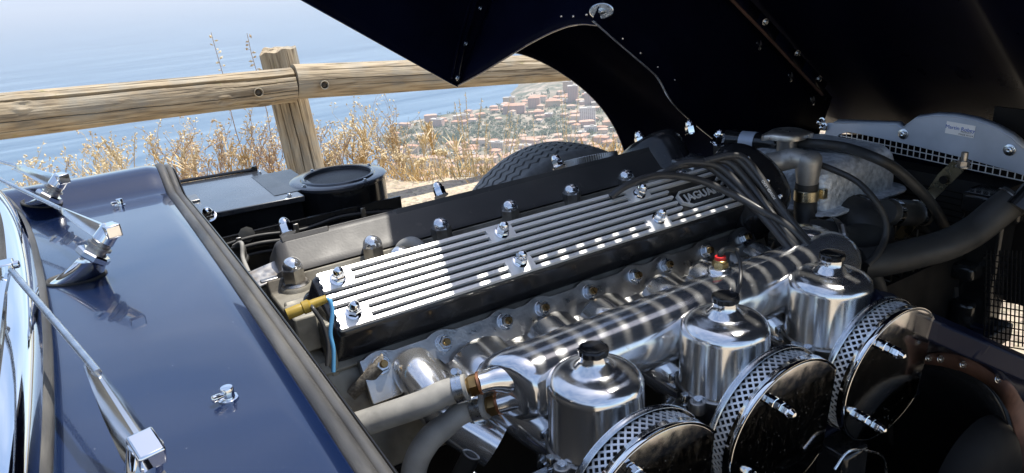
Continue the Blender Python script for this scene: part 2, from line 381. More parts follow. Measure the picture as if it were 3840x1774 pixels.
MB().add(*scr_sweep(arc(.0035, .004, .028, .032, .0065))).build('chrome_trim', M['chrome'], ws, ang=60)
MB().add(*scr_sweep(arc(.027, .030, .046, .054, .004))).build('glazing_rubber', M['seal'], ws, ang=60)
MB().add(*scr_sweep([(.046, .054), (.20, .20), (.34, .31)])).build('glass', M['glass'], ws, ang=60)

def washer_jet(u, v, name='washer_jet'):
    p = at(u, v, z=.79); p.z = scz(p.x, p.y)
    g = MB(); g.lathe([(.0085, -.002), (.0085, .0012), (.0072, .0016)], p, (0, 0, 1), 20)
    g.lathe([(.0054, .001), (.0054, .0105), (.005, .0112), (.003, .0115)], p + Vector((.0005, 0, 0)), (0, 0, 1), 20)
    j = g.build(name, M['chrome'], scuttle)
    g = MB(); d = Vector((-.85, -.35, .12)).normalized(); g.cyl(p + Vector((0, 0, .0045)), p + Vector((0, 0, .005)) + d * .011, .0026, .0034, 10); g.lathe([(.001, 0), (.0032, .001), (.0032, .004), (.001, .005)], p + Vector((0, 0, .005)) + d * .0095, d, 10)
    g.build('nozzle', M['chrome'], j)
washer_jet(855, 1490); washer_jet(450, 768)

def wiper(base0, base1, head, knee, arm, rod, hy, label, boot=True, wide=.020):
    """spindle boot on the scuttle, nut, head, tapered arm, blade rod"""
    b0 = at(*base0, z=.80); b1 = at(*base1, z=.80); b0.z = scz(b0.x, b0.y); b1.z = scz(b1.x, b1.y)
    H = at(*head, y=hy); K = at(*knee, y=hy)
    ax = (K - H).normalized(); c = (b0 + b1) / 2; ln = (b1 - b0); l = ln.length
    side = Vector((-ln.y, ln.x, 0)).normalized()
    g = MB(); top = H - ax * .016; N = 24; rings = []
    for i in range(9):
        t = i / 8; cen = (c * (1 - t) + top * t) ; cen.z = c.z * (1 - t ** 1.15) + top.z * t ** 1.15
        ra = (l / 2) * (1 - t) ** 1.0 + .0165 * t; rb = .022 * (1 - t * t) + .0165 * t * t
        rings.append([cen + ln.normalized() * math.cos(2 * math.pi * k / N) * ra + side * math.sin(2 * math.pi * k / N) * rb for k in range(N)])
    vs = [p for r in rings for p in r]; fs = [(i * N + k, i * N + (k + 1) % N, (i + 1) * N + (k + 1) % N, (i + 1) * N + k) for i in range(8) for k in range(N)] + [tuple(8 * N + k for k in range(N))]
    g.add(vs, fs); wp = g.build('wiper', M['chrome'], car, ang=50, label=label)
    g = MB(); pts = [c + ln.normalized() * math.cos(2 * math.pi * k / N) * (l / 2 + .0015) + side * math.sin(2 * math.pi * k / N) * .0225 + Vector((0, 0, .0008)) for k in range(N + 1)]
    g.tube(pts, .0022, 8, 1, False); g.build('gasket', M['rubber'], wp)
    g = MB(); g.lathe([(.0175, 0), (.0198, .002), (.0198, .0075), (.0175, .0095)], H - ax * .017, ax, 8); g.build('nut', M['chrome'], wp, ang=25)
    g = MB(); g.lathe([(.0115, -.008), (.0115, .002), (.0145, .003), (.0145, .006), (.0115, .0065), (.0115, .012)], H - ax * .004, ax, 16); g.build('collar', M['steel'], wp)
    A0 = at(*arm[0], **arm[1]); A1 = at(*rod[0], **rod[1]); ad = (A0 - K).normalized()
    up = Vector((0, 0, 1)); sd = ad.cross(up).normalized(); upn = sd.cross(ad).normalized()
    g = MB(); g.box(K + ax * .002 - ad * .002, (.024, .018, .016), Matrix((ad, sd, upn)).transposed()); g.cyl(H + ax * .006, K + ax * .006, .0125, .0115, 16)
    g.build('arm_head', M['chrome'], wp, bevel=.002)
    # arm: folded channel tapering to the rod
    g = MB(); vs = []
    sgn_ = 1 if (at(*arm[0], **arm[1]) + sd - CAM).length > 0 and sd.x < 0 else -1
    sec = [(0, .5), (.12, .52), (.5, .40), (.85, .22), (1, .14)]
    for t, w_ in sec:
        p = K.lerp(A0, t); ww = wide * w_ * 1.0; hh = .006 * (1 - t) + .0025 * t
        vs += [p + sgn_ * sd * ww * .95 - upn * (ww * .85 + .001), p + sgn_ * sd * ww * .12 + upn * hh, p - sgn_ * sd * ww * .12 + upn * hh, p - sgn_ * sd * ww * .75 - upn * ww * .35]
    fs = []
    for i in range(len(sec) - 1):
        for k in range(3): fs.append((i * 4 + k, i * 4 + k + 1, (i + 1) * 4 + k + 1, (i + 1) * 4 + k))
    fs.append((0, 1, 2, 3)); g.add(vs, fs); g.build('arm', M['armmetal'], wp, ang=30, bevel=.0012, solid=.0012)
    g = MB(); g.tube([K.lerp(A0, .86), A0, A1], .0030, 10, 6); g.build('rod', M['zinc'], wp)
    g = MB(); q = K + ad * .006 + upn * .0062; g.lathe([(.0001, .0022), (.003, .0016), (.0036, 0)], q, upn, 12, False); g.cyl(K - sd * .0105, K + sd * .0105, .0026, n=10); g.build('rivet', M['chrome'], wp)
    return wp
wiper((175, 1052), (388, 1010), (372, 925), (410, 868), ((225, 782), dict(z=.846)), ((-20, 664), dict(z=.856)), .965, 'middle chrome windscreen wiper on the scuttle')
wiper((94, 778), (226, 762), (200, 712), (225, 672), ((60, 622), dict(z=.850)), ((-60, 590), dict(z=.856)), 1.36, 'far chrome windscreen wiper, half out of the picture', wide=.024)
wn = wiper((380, 1990), (700, 1950), (540, 1800), (545, 1690), ((330, 1352), dict(z=.862)), ((40, 1012), dict(z=.872)), .50, 'near chrome windscreen wiper with its arm across the scuttle', wide=.024)
g = MB(); a = at(22, 1000, z=.874); b = at(5, 1150, z=.868); g.box(a, (.014, .022, .010)); g.cyl(a - Vector((.012, 0, 0)), a + Vector((.012, 0, 0)), .004, n=10); g.build('blade_clip', M['chrome'], wn, bevel=.0015)
g = MB(); g.tube([at(30, 1010, z=.868), at(8, 1110, z=.866), at(-15, 1300, z=.862)], .004, 8); g.build('blade', M['chrome'], wn)

# ------------------------------------------------------------------ raised bonnet
XR = .12                                                # rear edge, closed coordinates
def ztop(x, y):
    d = abs(y - YC); t = max(0, (x - XR) / 2.2)
    z = .815 - .20 * t ** 1.6 - .10 * d * d
    if d > .36: z -= .0
    z += .05 * math.exp(-((d - .60) / .13) ** 2) * (.4 + t)
    if d < .17: z += .022 * (1 - (d / .17) ** 2) ** .5 * min(1, max(0, (x - .3) * 3))
    return z
YB = [0.0, .06, .115, .15, .165, .18, .22, .27, .33, .38, .42, .46, .50, .55, .60, .65, .70, .74, .78]
ylist = [YC + s for s in sorted(set([-v for v in YB] + YB))]
t0 = .045; PITCH = .0326; NL = 16; SW = .0105
xl = [XR, XR + .02]
for k in range(NL): xl += [XR + t0 + k * PITCH, XR + t0 + k * PITCH + SW]
xl += [xl[-1] + .03 + .09 * k for k in range(14)]
xl = [v for v in xl if v < 2.15]
def is_slot(i, j):
    if i < 2 or i >= 2 + 2 * NL or (i - 2) % 2: return False
    d0, d1 = abs(ylist[j] - YC), abs(ylist[j + 1] - YC)
    return min(d0, d1) > .149 and max(d0, d1) < .421
g = MB(); nx_, ny_ = len(xl), len(ylist)
vs = [bon(x, y, ztop(x, y)) for x in xl for y in ylist]
fs = [(i * ny_ + j, (i + 1) * ny_ + j, (i + 1) * ny_ + j + 1, i * ny_ + j + 1) for i in range(nx_ - 1) for j in range(ny_ - 1) if not is_slot(i, j)]
g.add(vs, fs)
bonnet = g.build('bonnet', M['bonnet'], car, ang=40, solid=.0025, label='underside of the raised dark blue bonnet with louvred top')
# raised lip of every louvre, on the outer side
lip = MB().prism([(0, 0), (.0015, .006), (.003, .006), (.003, 0)], lambda a, b: Vector((a, -.135, b)), lambda a, b: Vector((a, .135, b))).mesh('louvre_lip', M['bonnet'])
for k in range(NL):
    for s in (-1, 1):
        x = XR + t0 + k * PITCH + SW; y = YC + s * .285
        o = place(lip, 'louvre_lip', bon(x, y, ztop(x, y) + .0015), (0, 0, 1), bonnet); o.rotation_mode = 'XYZ'; o.rotation_euler = (0, TH, 0)
# wings with wheel arches (skin continues from the top panel down to the sill)
AX0, AXW, AH = .754, .70, .205
def arch(x):
    t = (x - AX0) / AXW
    if t <= 0 or t >= 1: return 0
    return AH * (1 - abs(2 * t - 1) ** 2.3) ** .5
def wing(side):
    prof = [(.252, .82), (.30, .842), (.379, .877), (.45, .905), (.507, .924), (.56, .925), (.62, .895), (.66, .855), (.69, .81), (None, .78)]
    xs = [XR + .02 * k for k in range(32)]
    xs = [XR, .2, .3, .4, .5, .6, .68, .73] + [AX0 + AXW * k / 40 for k in range(41)] + [1.5, 1.56, 1.64, 1.75, 1.9, 2.05, 2.15]
    nv = 16; vs = []; fs = []
    for x in xs:
        taper = 1 - .0 * x - .26 * max(0, (x - 1.35) / .8) ** 2
        zt = ztop(x, YC + .78); zb = .252 + arch(x) + .10 * max(0, x - 1.46)
        pz = [(z if z is not None else zt, d) for z, d in prof]
        # resample from zb to the top
        for k in range(nv):
            f = k / (nv - 1); z = zb + (zt - zb) * f; d = pz[-1][1]
            for (za, da), (zb2, db) in zip(pz, pz[1:]):
                if min(za, zb2) <= z <= max(za, zb2) + 1e-6: d = da + (db - da) * ((z - za) / (zb2 - za + 1e-9)); break
            if f == 1: d = .78
            vs.append(bon(x, YC + side * d * (taper if f < 1 else 1), z))
    for i in range(len(xs) - 1):
        for k in range(nv - 1): fs.append((i * nv + k, (i + 1) * nv + k, (i + 1) * nv + k + 1, i * nv + k + 1))
    g = MB(); g.add(vs, fs); g.build('wing', M['bonnet'], bonnet, ang=60, solid=.003)
    # bright rolled edge of the sill and arch
    g = MB(); g.tube([vs[i * nv] for i in range(len(xs))], .0022, 6, 1); g.build('rolled_edge', M['paint'], bonnet)
wing(1); wing(-1)
# splash panels of the left wheel housing: transverse panel behind the wheel, long inner panel
def bfrom(u, v, **k):
    q = ray(u, v); d = Vector((q.x * math.cos(TH) - q.z * math.sin(TH), q.y, q.x * math.sin(TH) + q.z * math.cos(TH)))
    a, b = CAM.x - HX, CAM.z - HZ; o = Vector((HX + a * math.cos(TH) - b * math.sin(TH), 0, HZ + a * math.sin(TH) + b * math.cos(TH)))
    key, val = list(k.items())[0]; i = 'xyz'.index(key); return o + d * ((val - o[i]) / d[i])
low = [(1.799, .256), (1.71, .300), (1.622, .351), (1.56, .387), (1.494, .419), (1.455, .434), (1.416, .445), (1.37, .450), (1.318, .4485)]
g = MB(); n = len(low); lo2 = []
for k in range(n):
    (y, z) = low[k]; lo2.append(y)
g.grid(25, 7, lambda a, b: (lambda y, z0: bon(AX0 + .012 * math.sin(b * 2.2), y, z0 + (ztop(AX0, min(y, 1.76)) - .01 - z0) * b))(1.318 + (1.799 + .0 - 1.318) * a + .10 * a * b * (1 if b < .6 else (1 - b) / .4), (lambda yy: next((z1 + (z0 - z1) * (yy - y1) / (y0 - y1) for (y0, z0), (y1, z1) in zip(low, low[1:]) if y1 <= yy <= y0 + 1e-6), .256))(1.318 + .481 * a)))
sp = g.build('splash_panel', M['bonnet'], bonnet, ang=60, solid=.003)
g = MB(); g.tube([bon(AX0, y, z) for y, z in low], .0026, 6, 4); g.build('rolled_edge', M['paint'], bonnet)
# seam flange between wing skin and splash panel, with its bolts
seam = [bon(AX0 - .012, y, z) for y, z in [(1.795, .262), (1.818, .305), (1.845, .37), (1.868, .44), (1.885, .50), (1.892, .56), (1.87, .64)]]
g = MB(); P_ = curve(seam, 6)
g.tube(P_, .0065, 6, 1); g.tube([p + (bon(.01, 0, 0) - bon(0, 0, 0)) * -2.2 + Vector((0, -.012, 0)) for p in P_], .003, 6, 1); g.build('seam_bead', M['bonnet'], bonnet)
bolt = MB().lathe([(.0085, 0), (.0085, .0015), (.0055, .0018), (.0055, .006), (.004, .007)], (0, 0, 0), (0, 0, 1), 12).mesh('bolt', M['zinc'], 25)
rear = (bon(-1, 0, 0) - bon(0, 0, 0)).normalized()
for (u, v) in [(1718, 292), (1748, 165), (1802, 32)]:
    p = bfrom(u, v, x=AX0 - .02); place(bolt, 'bolt', bon(*p), rear, bonnet)
# inner panel of the wheel housing
il = [(.735, .450), (.76, .4485), (.84, .442), (.93, .436), (.965, .432), (.99, .424), (1.02, .411), (1.06, .400), (1.14, .391), (1.26, .385), (1.45, .38), (1.62, .37)]
g = MB(); g.grid(len(il), 6, lambda a, b: (lambda k: bon(il[k][0], 1.318 + .02 * b * b, il[k][1] + (ztop(il[k][0], 1.33) - .012 - il[k][1]) * b))(round(a * (len(il) - 1))))
g.build('wheel_housing_panel', M['bonnet'], bonnet, ang=60, solid=.003)
g = MB(); g.tube([bon(x, 1.318, z) for x, z in il], .0026, 6, 4); g.build('rolled_edge', M['rivet'], bonnet)
# lengthwise flange with its rubber strip and oval-washered bolts
fl = [bfrom(u, v, y=1.3) for u, v in [(2640, -110), (2740, 0), (2830, 92), (2900, 165), (3000, 272), (3080, 355)]]
g = MB(); P_ = [bon(*q) for q in fl]; dn = bon(0, 0, -1) - bon(0, 0, 0)
for i in range(len(P_) - 1): g.add([P_[i], P_[i + 1], P_[i + 1] - dn * .035, P_[i] - dn * .035], [(0, 1, 2, 3)])
g.build('joint_flange', M['bonnet'], bonnet, solid=.004)
g = MB(); g.tube([p + Vector((0, -.004, 0)) for p in P_], .0042, 6, 3); g.build('rubber_strip', M['brown'], bonnet)
oval = MB().lathe([(.0001, .0012), (.014, .0012), (.0155, 0)], n=20, cap=False).lathe([(.006, .001), (.006, .0035), (.0045, .004)], n=10).lathe([(.0028, .003), (.0028, .007), (.002, .0078)], n=10).mesh('bolt', M['zinc'], 25)
nrm = (bon(0, -.55, -.83) - bon(0, 0, 0)).normalized()
for (u, v, s) in [(2835, 162, 1), (2953, 282, 1), (3036, 372, 1)]:
    p = bfrom(u, v, y=1.335); place(oval, 'oval_washer_bolt', bon(*p) , (-.35, -.85, .25), bonnet, 0, (1.0, 1.35, 1))
for (u, v) in [(2870, 82), (2990, 200), (3070, 296)]:
    p = bfrom(u, v, y=1.28); place(bolt, 'bolt', bon(*p), (-.35, -.85, -.2), bonnet)
pl = bfrom(2255, 42, x=AX0 - .01)
place(oval, 'oval_washer_bolt', bon(*pl), (-.85, -.4, -.1), bonnet, .5, (1.1, 1.9, 1), label=None)
rv = MB().lathe([(.0001, .0012), (.002, .001), (.0028, 0)], n=10, cap=False).mesh('rivet', M['rivet'])
for (u, v) in [(2105, 62), (2150, 62), (2200, 56), (2335, 146), (2402, 200), (2467, 252), (2530, 300)]:
    p = bfrom(u, v, x=AX0 - .004) if u < 2250 else bfrom(u, v, y=1.314); place(rv, 'rivet', bon(*p), (-.6, -.75, -.1), bonnet)
# front duct panel: curved glossy surface ahead of the radiator, seen above the silver shield
g = MB()
def dfn(a, b):
    y = .42 + .98 * a; zc = .62 - .06 * (2 * a - 1) ** 2
    x = 1.50 + .28 * b ** .8; return bon(x, y, .36 + .30 * (1 - (1 - b) ** 2) - .05 * (2 * a - 1) ** 2 * b)
g.grid(30, 14, dfn); g.build('duct_panel', M['duct'], bonnet, ang=70, solid=.003)

# ------------------------------------------------------------------ engine: cylinder head and cam covers
def acorn(r, hexh, domeh, name, m, washer=True):
    g = MB()
    if washer: g.lathe([(r * 1.22, 0), (r * 1.22, r * .16), (r * 1.1, r * .22)], n=20)
    z0 = r * .2 if washer else 0
    g.lathe([(r * .98, z0), (r * 1.0, z0 + hexh * .1), (r * 1.0, z0 + hexh * .9), (r * .88, z0 + hexh)], n=6, ref=(1, 0, 0))
    pr = [(r * .84, z0 + hexh * .96)]
    for k in range(7):
        a = k / 6 * math.pi / 2; pr.append((max(.0002, r * .84 * math.cos(a)), z0 + hexh + domeh * math.sin(a)))
    g.lathe(pr, n=20, cap=False)
    return g.mesh(name, m, 28)
head_x0, head_x1 = .185, 1.0
def jl(s, h): p = cov(0, s, h); return (p.y, p.z)
a1 = jl(.080, -.064); a2 = jl(-.036, -.064)
half = [(.80, .50), (.815, .60), (a1[0] - .012, a1[1] - .018), a1, a2, (.945, .699)]
poly = half + [(2 * YC - y, z) for y, z in reversed(half)]
g = MB(); g.prism(poly, lambda y, z: Vector((head_x0, y, z)), lambda y, z: Vector((head_x1, y, z)))
head = g.build('cylinder_head', M['head'], car, bevel=.003, label='grimy grey cylinder head between the two cam covers')
# ledge (joint flange) below each cover
for sgn in (1, -1):
    pts = [jl(.088, -.060), jl(.088, -.068), jl(.070, -.068), jl(.070, -.060)]
    g = MB(); g.prism(pts, lambda y, z: Vector((head_x0 + .005, YC + sgn * (y - YC), z)), lambda y, z: Vector((head_x1 - .01, YC + sgn * (y - YC), z)))
    g.build('joint_ledge', M['gold'] if False else M['head'], head, bevel=.002)
# bosses and big domed head nuts
big = acorn(.0150, .022, .0135, 'head_nut', M['steel']); domeM = M['chrome']
def head_nut(p, sc=1):
    g = MB(); r = .0150
    o = place(bigbase, 'head_nut', p, (0, 0, 1), head, random.random()); d = place(bigdome, 'nut_dome', p, (0, 0, 1), head)
bigbase = MB().lathe([(.0205, -.004), (.0205, 0), (.0195, .0012), (.0180, .0030), (.0178, .0034)], n=24).lathe([(.0165, .0034), (.0168, .006), (.0168, .0235), (.0150, .0262)], n=6).mesh('head_nut', M['steel'], 28)
pr = [(.0146, .024)] + [(max(.0002, .0146 * math.cos(k / 8 * math.pi / 2)), .0255 + .0150 * math.sin(k / 8 * math.pi / 2)) for k in range(9)]
bigdome = MB().lathe(pr, n=24, cap=False).mesh('nut_dome', M['polish'], 40)
for (u, v) in [(1102, 1055), (1393, 965), (1660, 905), (1905, 828), (2130, 765), (2320, 705)]:
    p = at(u, v, z=.706); p.y = 1.02 if u > 1200 else 1.015
    g = MB(); g.lathe([(.026, -.02), (.024, .0), (.0215, .003)], p - Vector((0, 0, .004)), n=24); g.build('boss', M['head'], head)
    head_nut(p)
for (u, v) in [(1505, 945), (2475, 628)]:
    p = at(u, v, z=.737); p.z = .703; p.y = .953; head_nut(p)
# plug lead elbows in the valley
for (x, y) in [(.392, .985), (.905, .985)]:
    g = MB(); g.tube([Vector((x - .012, y + .02, .69)), Vector((x - .008, y + .012, .722)), Vector((x + .006, y - .004, .732)), Vector((x + .018, y - .02, .715))], .0095, 12); g.build('cable_loop', M['hose'], head)

NUTX = [.245, .492, .751]
def cover(name, S, label):
    """S maps (x, s, h) of the near cover to the place; the far cover is its mirror"""
    nx = 40; ribs_x0, ribs_x1 = .222, .952
    g = MB(); rows = []
    base = rrect(.205, .985, -.036, .078, .022, 5)
    top = rrect(.214, .975, -.029, .071, .016, 5)
    n = len(base); lv = [(base, -.062), (base, -.054), ([(x * .985 + .0085, s * .97 + .0006) for x, s in base], -.050), (top, -.014), ([(x, s) for x, s in rrect(.2165, .972, -.027, .069, .015, 5)], -.0075), (rrect(.219, .968, -.024, .066, .013, 5), -.0055)]
    vs = [S(x, s, h) for ring, h in lv for x, s in ring]; fs = []
    for i in range(len(lv) - 1):
        for k in range(n): fs.append((i * n + k, i * n + (k + 1) % n, (i + 1) * n + (k + 1) % n, (i + 1) * n + k))
    fs.append(tuple((len(lv) - 1) * n + k for k in range(n))); fs.append(tuple(range(n)))
    g.add(vs, fs)
    return g.build(name, M['cover'] if S is cov else M['coverdust'], car, ang=50, label=label)
near = cover('cam_cover', cov, 'black ribbed cam cover with polished stripes and maker badge, on the carburettor side')
def mir(x, s, h): p = cov(x, s, h); return Vector((p.x, 2 * YC - p.y, p.z))
far = cover('cam_cover', mir, 'far black cam cover on the exhaust side')
# polished ribs of the near cover (eight, broken round the nuts and the badge)
S0 = [-.0195 + .0119 * k for k in range(8)]
def rib(x0, x1, s, w_=.0051, h0=-.0062, h1=.0008, mapf=cov, par=near):
    pts = []
    r = w_ / 2
    for k in range(7): a = R(90 + 180 * k / 6); pts.append((x0 + r + r * math.cos(a), s + r * math.sin(a)))
    for k in range(7): a = R(-90 + 180 * k / 6); pts.append((x1 - r + r * math.cos(a), s + r * math.sin(a)))
    g = MB(); g.prism(pts, lambda x, y: mapf(x, y, h0), lambda x, y: mapf(x, y, h1)); return g.build('rib', M['ribs'], par, ang=30)
def pad(x, s0, s1, par=near, mapf=cov):
    g = MB(); g.prism(rrect(x - .021, x + .021, s0, s1, .0055, 3), lambda a, b: mapf(a, b, -.0062), lambda a, b: mapf(a, b, .0009)); g.build('nut_pad', M['ribs'], par)
XE = .955
for k, s in enumerate(S0):
    spans = [(.222, XE)]
    if k in (2, 3, 4, 5): spans = [(.222, .806 + .001 * k), (.912 + .003 * k, XE - .005)]
    if k in (0, 1, 6, 7) : pass
    cut = [x for x in NUTX] if k in (1, 6) else []
    for x0, x1 in spans:
        c0 = x0
        for xn in cut:
            rib(c0, xn - .013, s); c0 = xn + .013
        rib(c0, x1, s)
for xn in NUTX:
    pad(xn, S0[0] - .001, S0[2] + .001); pad(xn, S0[5] - .001, S0[7] + .001)
cnut = acorn(.0088, .012, .0098, 'cap_nut', M['chrome'])
for xn in NUTX:
    for s in (S0[1] + .002, S0[6] - .003):
        place(cnut, 'cap_nut', cov(xn, s, .0012), CN, near, random.random())
for xn in NUTX + [.35 if False else .62]:
    p = mir(xn, .045, -.006); place(cnut, 'cap_nut', p, (0, S35, C35), far, random.random())
for (u, v) in [(1042, 842), (1170, 815), (1568, 725), (2036, 620)]:
    pass
for xn in (.24, .50, .742):
    place(cnut, 'cap_nut', mir(xn, -.012, .004), (0, S35, C35), far, random.random(), 1.15)
# dusty stepped lip along the inner top edge of the far cover
g = MB(); g.prism([(.225, -.0285), (.296, -.0285), (.300, -.0245), (.405, -.0245), (.409, -.0285), (.965, -.0285), (.965, -.012), (.225, -.012)], lambda a, b: mir(a, b, -.012), lambda a, b: mir(a, b, -.003)); g.build('edge_lip', M['coverdust'], far, bevel=.001)
# raised rounded front ends over the timing sprockets
def bulge(S, par, x0=.93, x1=1.045):
    g = MB(); nu, nv = 26, 14
    def fn(a, b):
        ang = R(-100 + 200 * a); rr = .085 * (1 - .0 * b)
        prof = math.cos(b * math.pi / 2)
        x = .955 + rr * math.cos(ang) * (.25 + .75 * prof ** .5 if b < 1 else .25); s = .030 + .088 * math.sin(ang) * (.15 + .85 * prof ** .5)
        h = -.060 + .088 * math.sin(b * math.pi / 2) ** .8
        return S(x, s, h)
    g.grid(nu, nv, fn)
    def bk(a, b):
        ang = R(-100 + 200 * a); prof = math.cos(b * math.pi / 2)
        return S(.925, .030 + .086 * math.sin(ang) * (.15 + .85 * prof ** .5), -.060 + .084 * math.sin(b * math.pi / 2) ** .8)
    return g
def bulge2(S, par, up):
    """dome with a rounded outline that slopes back to the ribbed top"""
    g = MB(); n = 40; rings = []
    out = []
    for k in range(n):
        a = 2 * math.pi * k / n; cx = .985; c, s_ = math.cos(a), math.sin(a)
        out.append((cx + (.060 if c > 0 else .060) * c, .026 + .082 * s_))
    for (f, h) in [(1.0, -.070), (1.0, -.02), (.985, 0), (.93, .013), (.82, .021), (.6, .026), (.3, .028), (.05, .0285)]:
        rings.append([S(.985 + (x - .985) * f, .026 + (s - .026) * f, h) for x, s in out])
    vs = [p for r in rings for p in r]; m = len(rings)
    fs = [(i * n + k, i * n + (k + 1) % n, (i + 1) * n + (k + 1) % n, (i + 1) * n + k) for i in range(m - 1) for k in range(n)] + [tuple((m - 1) * n + k for k in range(n))]
    g.add(vs, fs); return g.build('sprocket_dome', M['cover'], par, ang=60)
bulge2(cov, near, 1); bulge2(mir, far, 1)
for (u, v) in [(2690, 525), (2595, 490), (2405, 532)]:
    par = near if u == 2690 else far
    p = at(u, v + 12, y=.985 if u == 2690 else 1.06 if u > 2500 else 1.10)
    place(cnut, 'cap_nut', p, (0, -.3, .95) if par is near else (0, .3, .95), par, .3, 1.25)
for (u, v) in [(2873, 688), (2920, 745), (2800, 603)]:
    q = covat(u, v, .022); place(cnut, 'screw', q, CN, near, 0, .45)
nut_s = acorn(.009, .010, .009, 'dome_nut', M['chrome']); p = at(3022, 762, y=.84); place(nut_s, 'dome_nut', p - Vector((0, 0, .012)), (.1, -.25, .95), near, 0, 1.0)
# maker badge: outline and lettering
bp = [(.8165, .016), (.8165, .032), (.832, .0425), (.905, .0425), (.9135, .036), (.9135, .022), (.899, .0095), (.826, .0095)]
bc = (.865, .026)
def inset(p, d):
    vx, vy = p[0] - bc[0], p[1] - bc[1]; l = math.hypot(vx, vy); return (p[0] - vx / l * d, p[1] - vy / l * d)
g = MB(); n = len(bp); vs = [cov(*p, .0006) for p in bp] + [cov(*inset(p, .0042), .0006) for p in bp] + [cov(*p, -.006) for p in bp] + [cov(*inset(p, .0042), -.006) for p in bp]
fs = []
for k in range(n):
    k2 = (k + 1) % n; fs += [(k, k2, n + k2, n + k), (k, k2, 2 * n + k2, 2 * n + k), (n + k, n + k2, 3 * n + k2, 3 * n + k)]
g.add(vs, fs); badge = g.build('badge_frame', M['ribs'], near)
tm = text_mesh('JAGUAR', .0205, M['ribs'], 'badge_lettering', .0012)
o = bpy.data.objects.new('badge_lettering', tm); COL.objects.link(o); o.parent = near
o.matrix_local = Matrix.Translation(cov(.865, .0262, .0)) @ Matrix((Vector((1, 0, 0)), -CE, CN)).transposed().to_4x4() @ Matrix.Diagonal((1.0, 1.0, 1, 1))
# alloy block between the covers at the front with its stamped number
g = MB(); g.prism([(.93, .70), (1.03, .70), (1.03, .724), (.985, .742), (.93, .742)], lambda a, b: Vector((a + .02, .955, b)), lambda a, b: Vector((a + .04, 1.085, b)))
g.build('casting_block', M['cast'], head, bevel=.006, seg=3)
tm = text_mesh('7E 1742-9', .016, M['ink'], 'stamped_number')
o = bpy.data.objects.new('stamped_number', tm); COL.objects.link(o); o.parent = head; o.location = (.993, 1.012, .7428); o.rotation_euler = (0, 0, R(-8))
# oil filler cap with knurled rim on the far cover
g = MB(); c = at(2215, 596, y=1.13); axf = Vector((.05, .32, .94)).normalized(); n = 72
u_ = axf.orthogonal().normalized(); w2 = axf.cross(u_); vs = []
for h, r, k_ in ((-.010, .052, 0), (-.010, .0535, 1), (.004, .0535, 1), (.0055, .052, 0)):
    for k in range(n * 2): a = math.pi * k / n; rr = r - (.0018 if (k % 2 and k_) else 0); vs.append(c + axf * h + (u_ * math.cos(a) + w2 * math.sin(a)) * rr)
N2 = n * 2; fs = [(i * N2 + k, i * N2 + (k + 1) % N2, (i + 1) * N2 + (k + 1) % N2, (i + 1) * N2 + k) for i in range(3) for k in range(N2)] + [tuple(3 * N2 + k for k in range(N2))]
g.add(vs, fs); g.build('oil_filler_cap', M['satincast'], far, ang=20)

# engine block below
g = MB(); g.prism([(.83, .15), (.80, .50), (1.16, .50), (1.13, .15)], lambda y, z: Vector((.22, y, z)), lambda y, z: Vector((.98, y, z))); g.build('engine_block', M['dark'], car, bevel=.005, label='dark engine block below the cylinder head')
g = MB(); g.box((1.0, YC, .45), (.05, .30, .46)); g.build('timing_case', M['dark'], car, bevel=.02)

# ------------------------------------------------------------------ inlet manifold
sec = [(.832, .585), (.832, .652), (.822, .655), (.800, .634), (.765, .622), (.745, .634), (.733, .654), (.716, .668), (.694, .673), (.672, .669), (.655, .658), (.646, .640), (.643, .618), (.652, .592), (.676, .574), (.74, .57)]
# water rail: rounded tube, polished
tubesec = [(.745, .618), (.742, .640), (.734, .653), (.720, .6655), (.706, .671), (.688, .673), (.672, .6715), (.658, .665), (.648, .654), (.643, .640), (.642, .618), (.648, .600), (.665, .588), (.70, .585), (.73, .592)]
g = MB(); n = len(tubesec); cyc = (.695, .630); xs = [(.352, .55), (.355, .72), (.362, .88), (.375, .97), (.39, 1)] + [(.39 + .5 * k / 10, 1) for k in range(1, 11)] + [(.90, 1.0), (.925, 1.04), (.95, 1.08), (.985, 1.1), (1.0, 1.06), (1.01, .95), (1.013, .8)]
vs = [Vector((x + max(0, (.43 - x) / .08) * (.740 - y) * .30, cyc[0] + (y - cyc[0]) * f, cyc[1] + (z - cyc[1]) * f)) for x, f in xs for y, z in tubesec]
fs = [(i * n + k, i * n + (k + 1) % n, (i + 1) * n + (k + 1) % n, (i + 1) * n + k) for i in range(len(xs) - 1) for k in range(n)] + [tuple(range(n)), tuple((len(xs) - 1) * n + k for k in range(n))]
g.add(vs, fs); mani = g.build('inlet_manifold', M['polish'], car, ang=60, label='polished aluminium inlet manifold with striped sunlight')
# flange plate along the head, scalloped
ST = [.266, .356, .453, .516, .602, .69, .755, .844, .934]
def fy(d, z): return Vector((0, 0, 0))
FN = Vector((0, -.86, .51)); FU = Vector((0, .51, .86)); FO = Vector((0, .822, .642))      # flange face: normal, up, origin at the studs
g = MB(); pts = []
for k in range(121):
    x = .240 + .72 * k / 120; d = min(abs(x - s) for s in ST); pts.append((x, .014 + .006 * max(0, 1 - (d / .02) ** 2)))
poly = [(.240, -.045)] + pts + [(.960, -.045)]
g.prism(poly, lambda x, b: FO + Vector((x, 0, 0)) + FU * b - FN * .006, lambda x, b: FO + Vector((x, 0, 0)) + FU * b + FN * .006)
g.build('flange', M['cast'], mani, bevel=.0015)
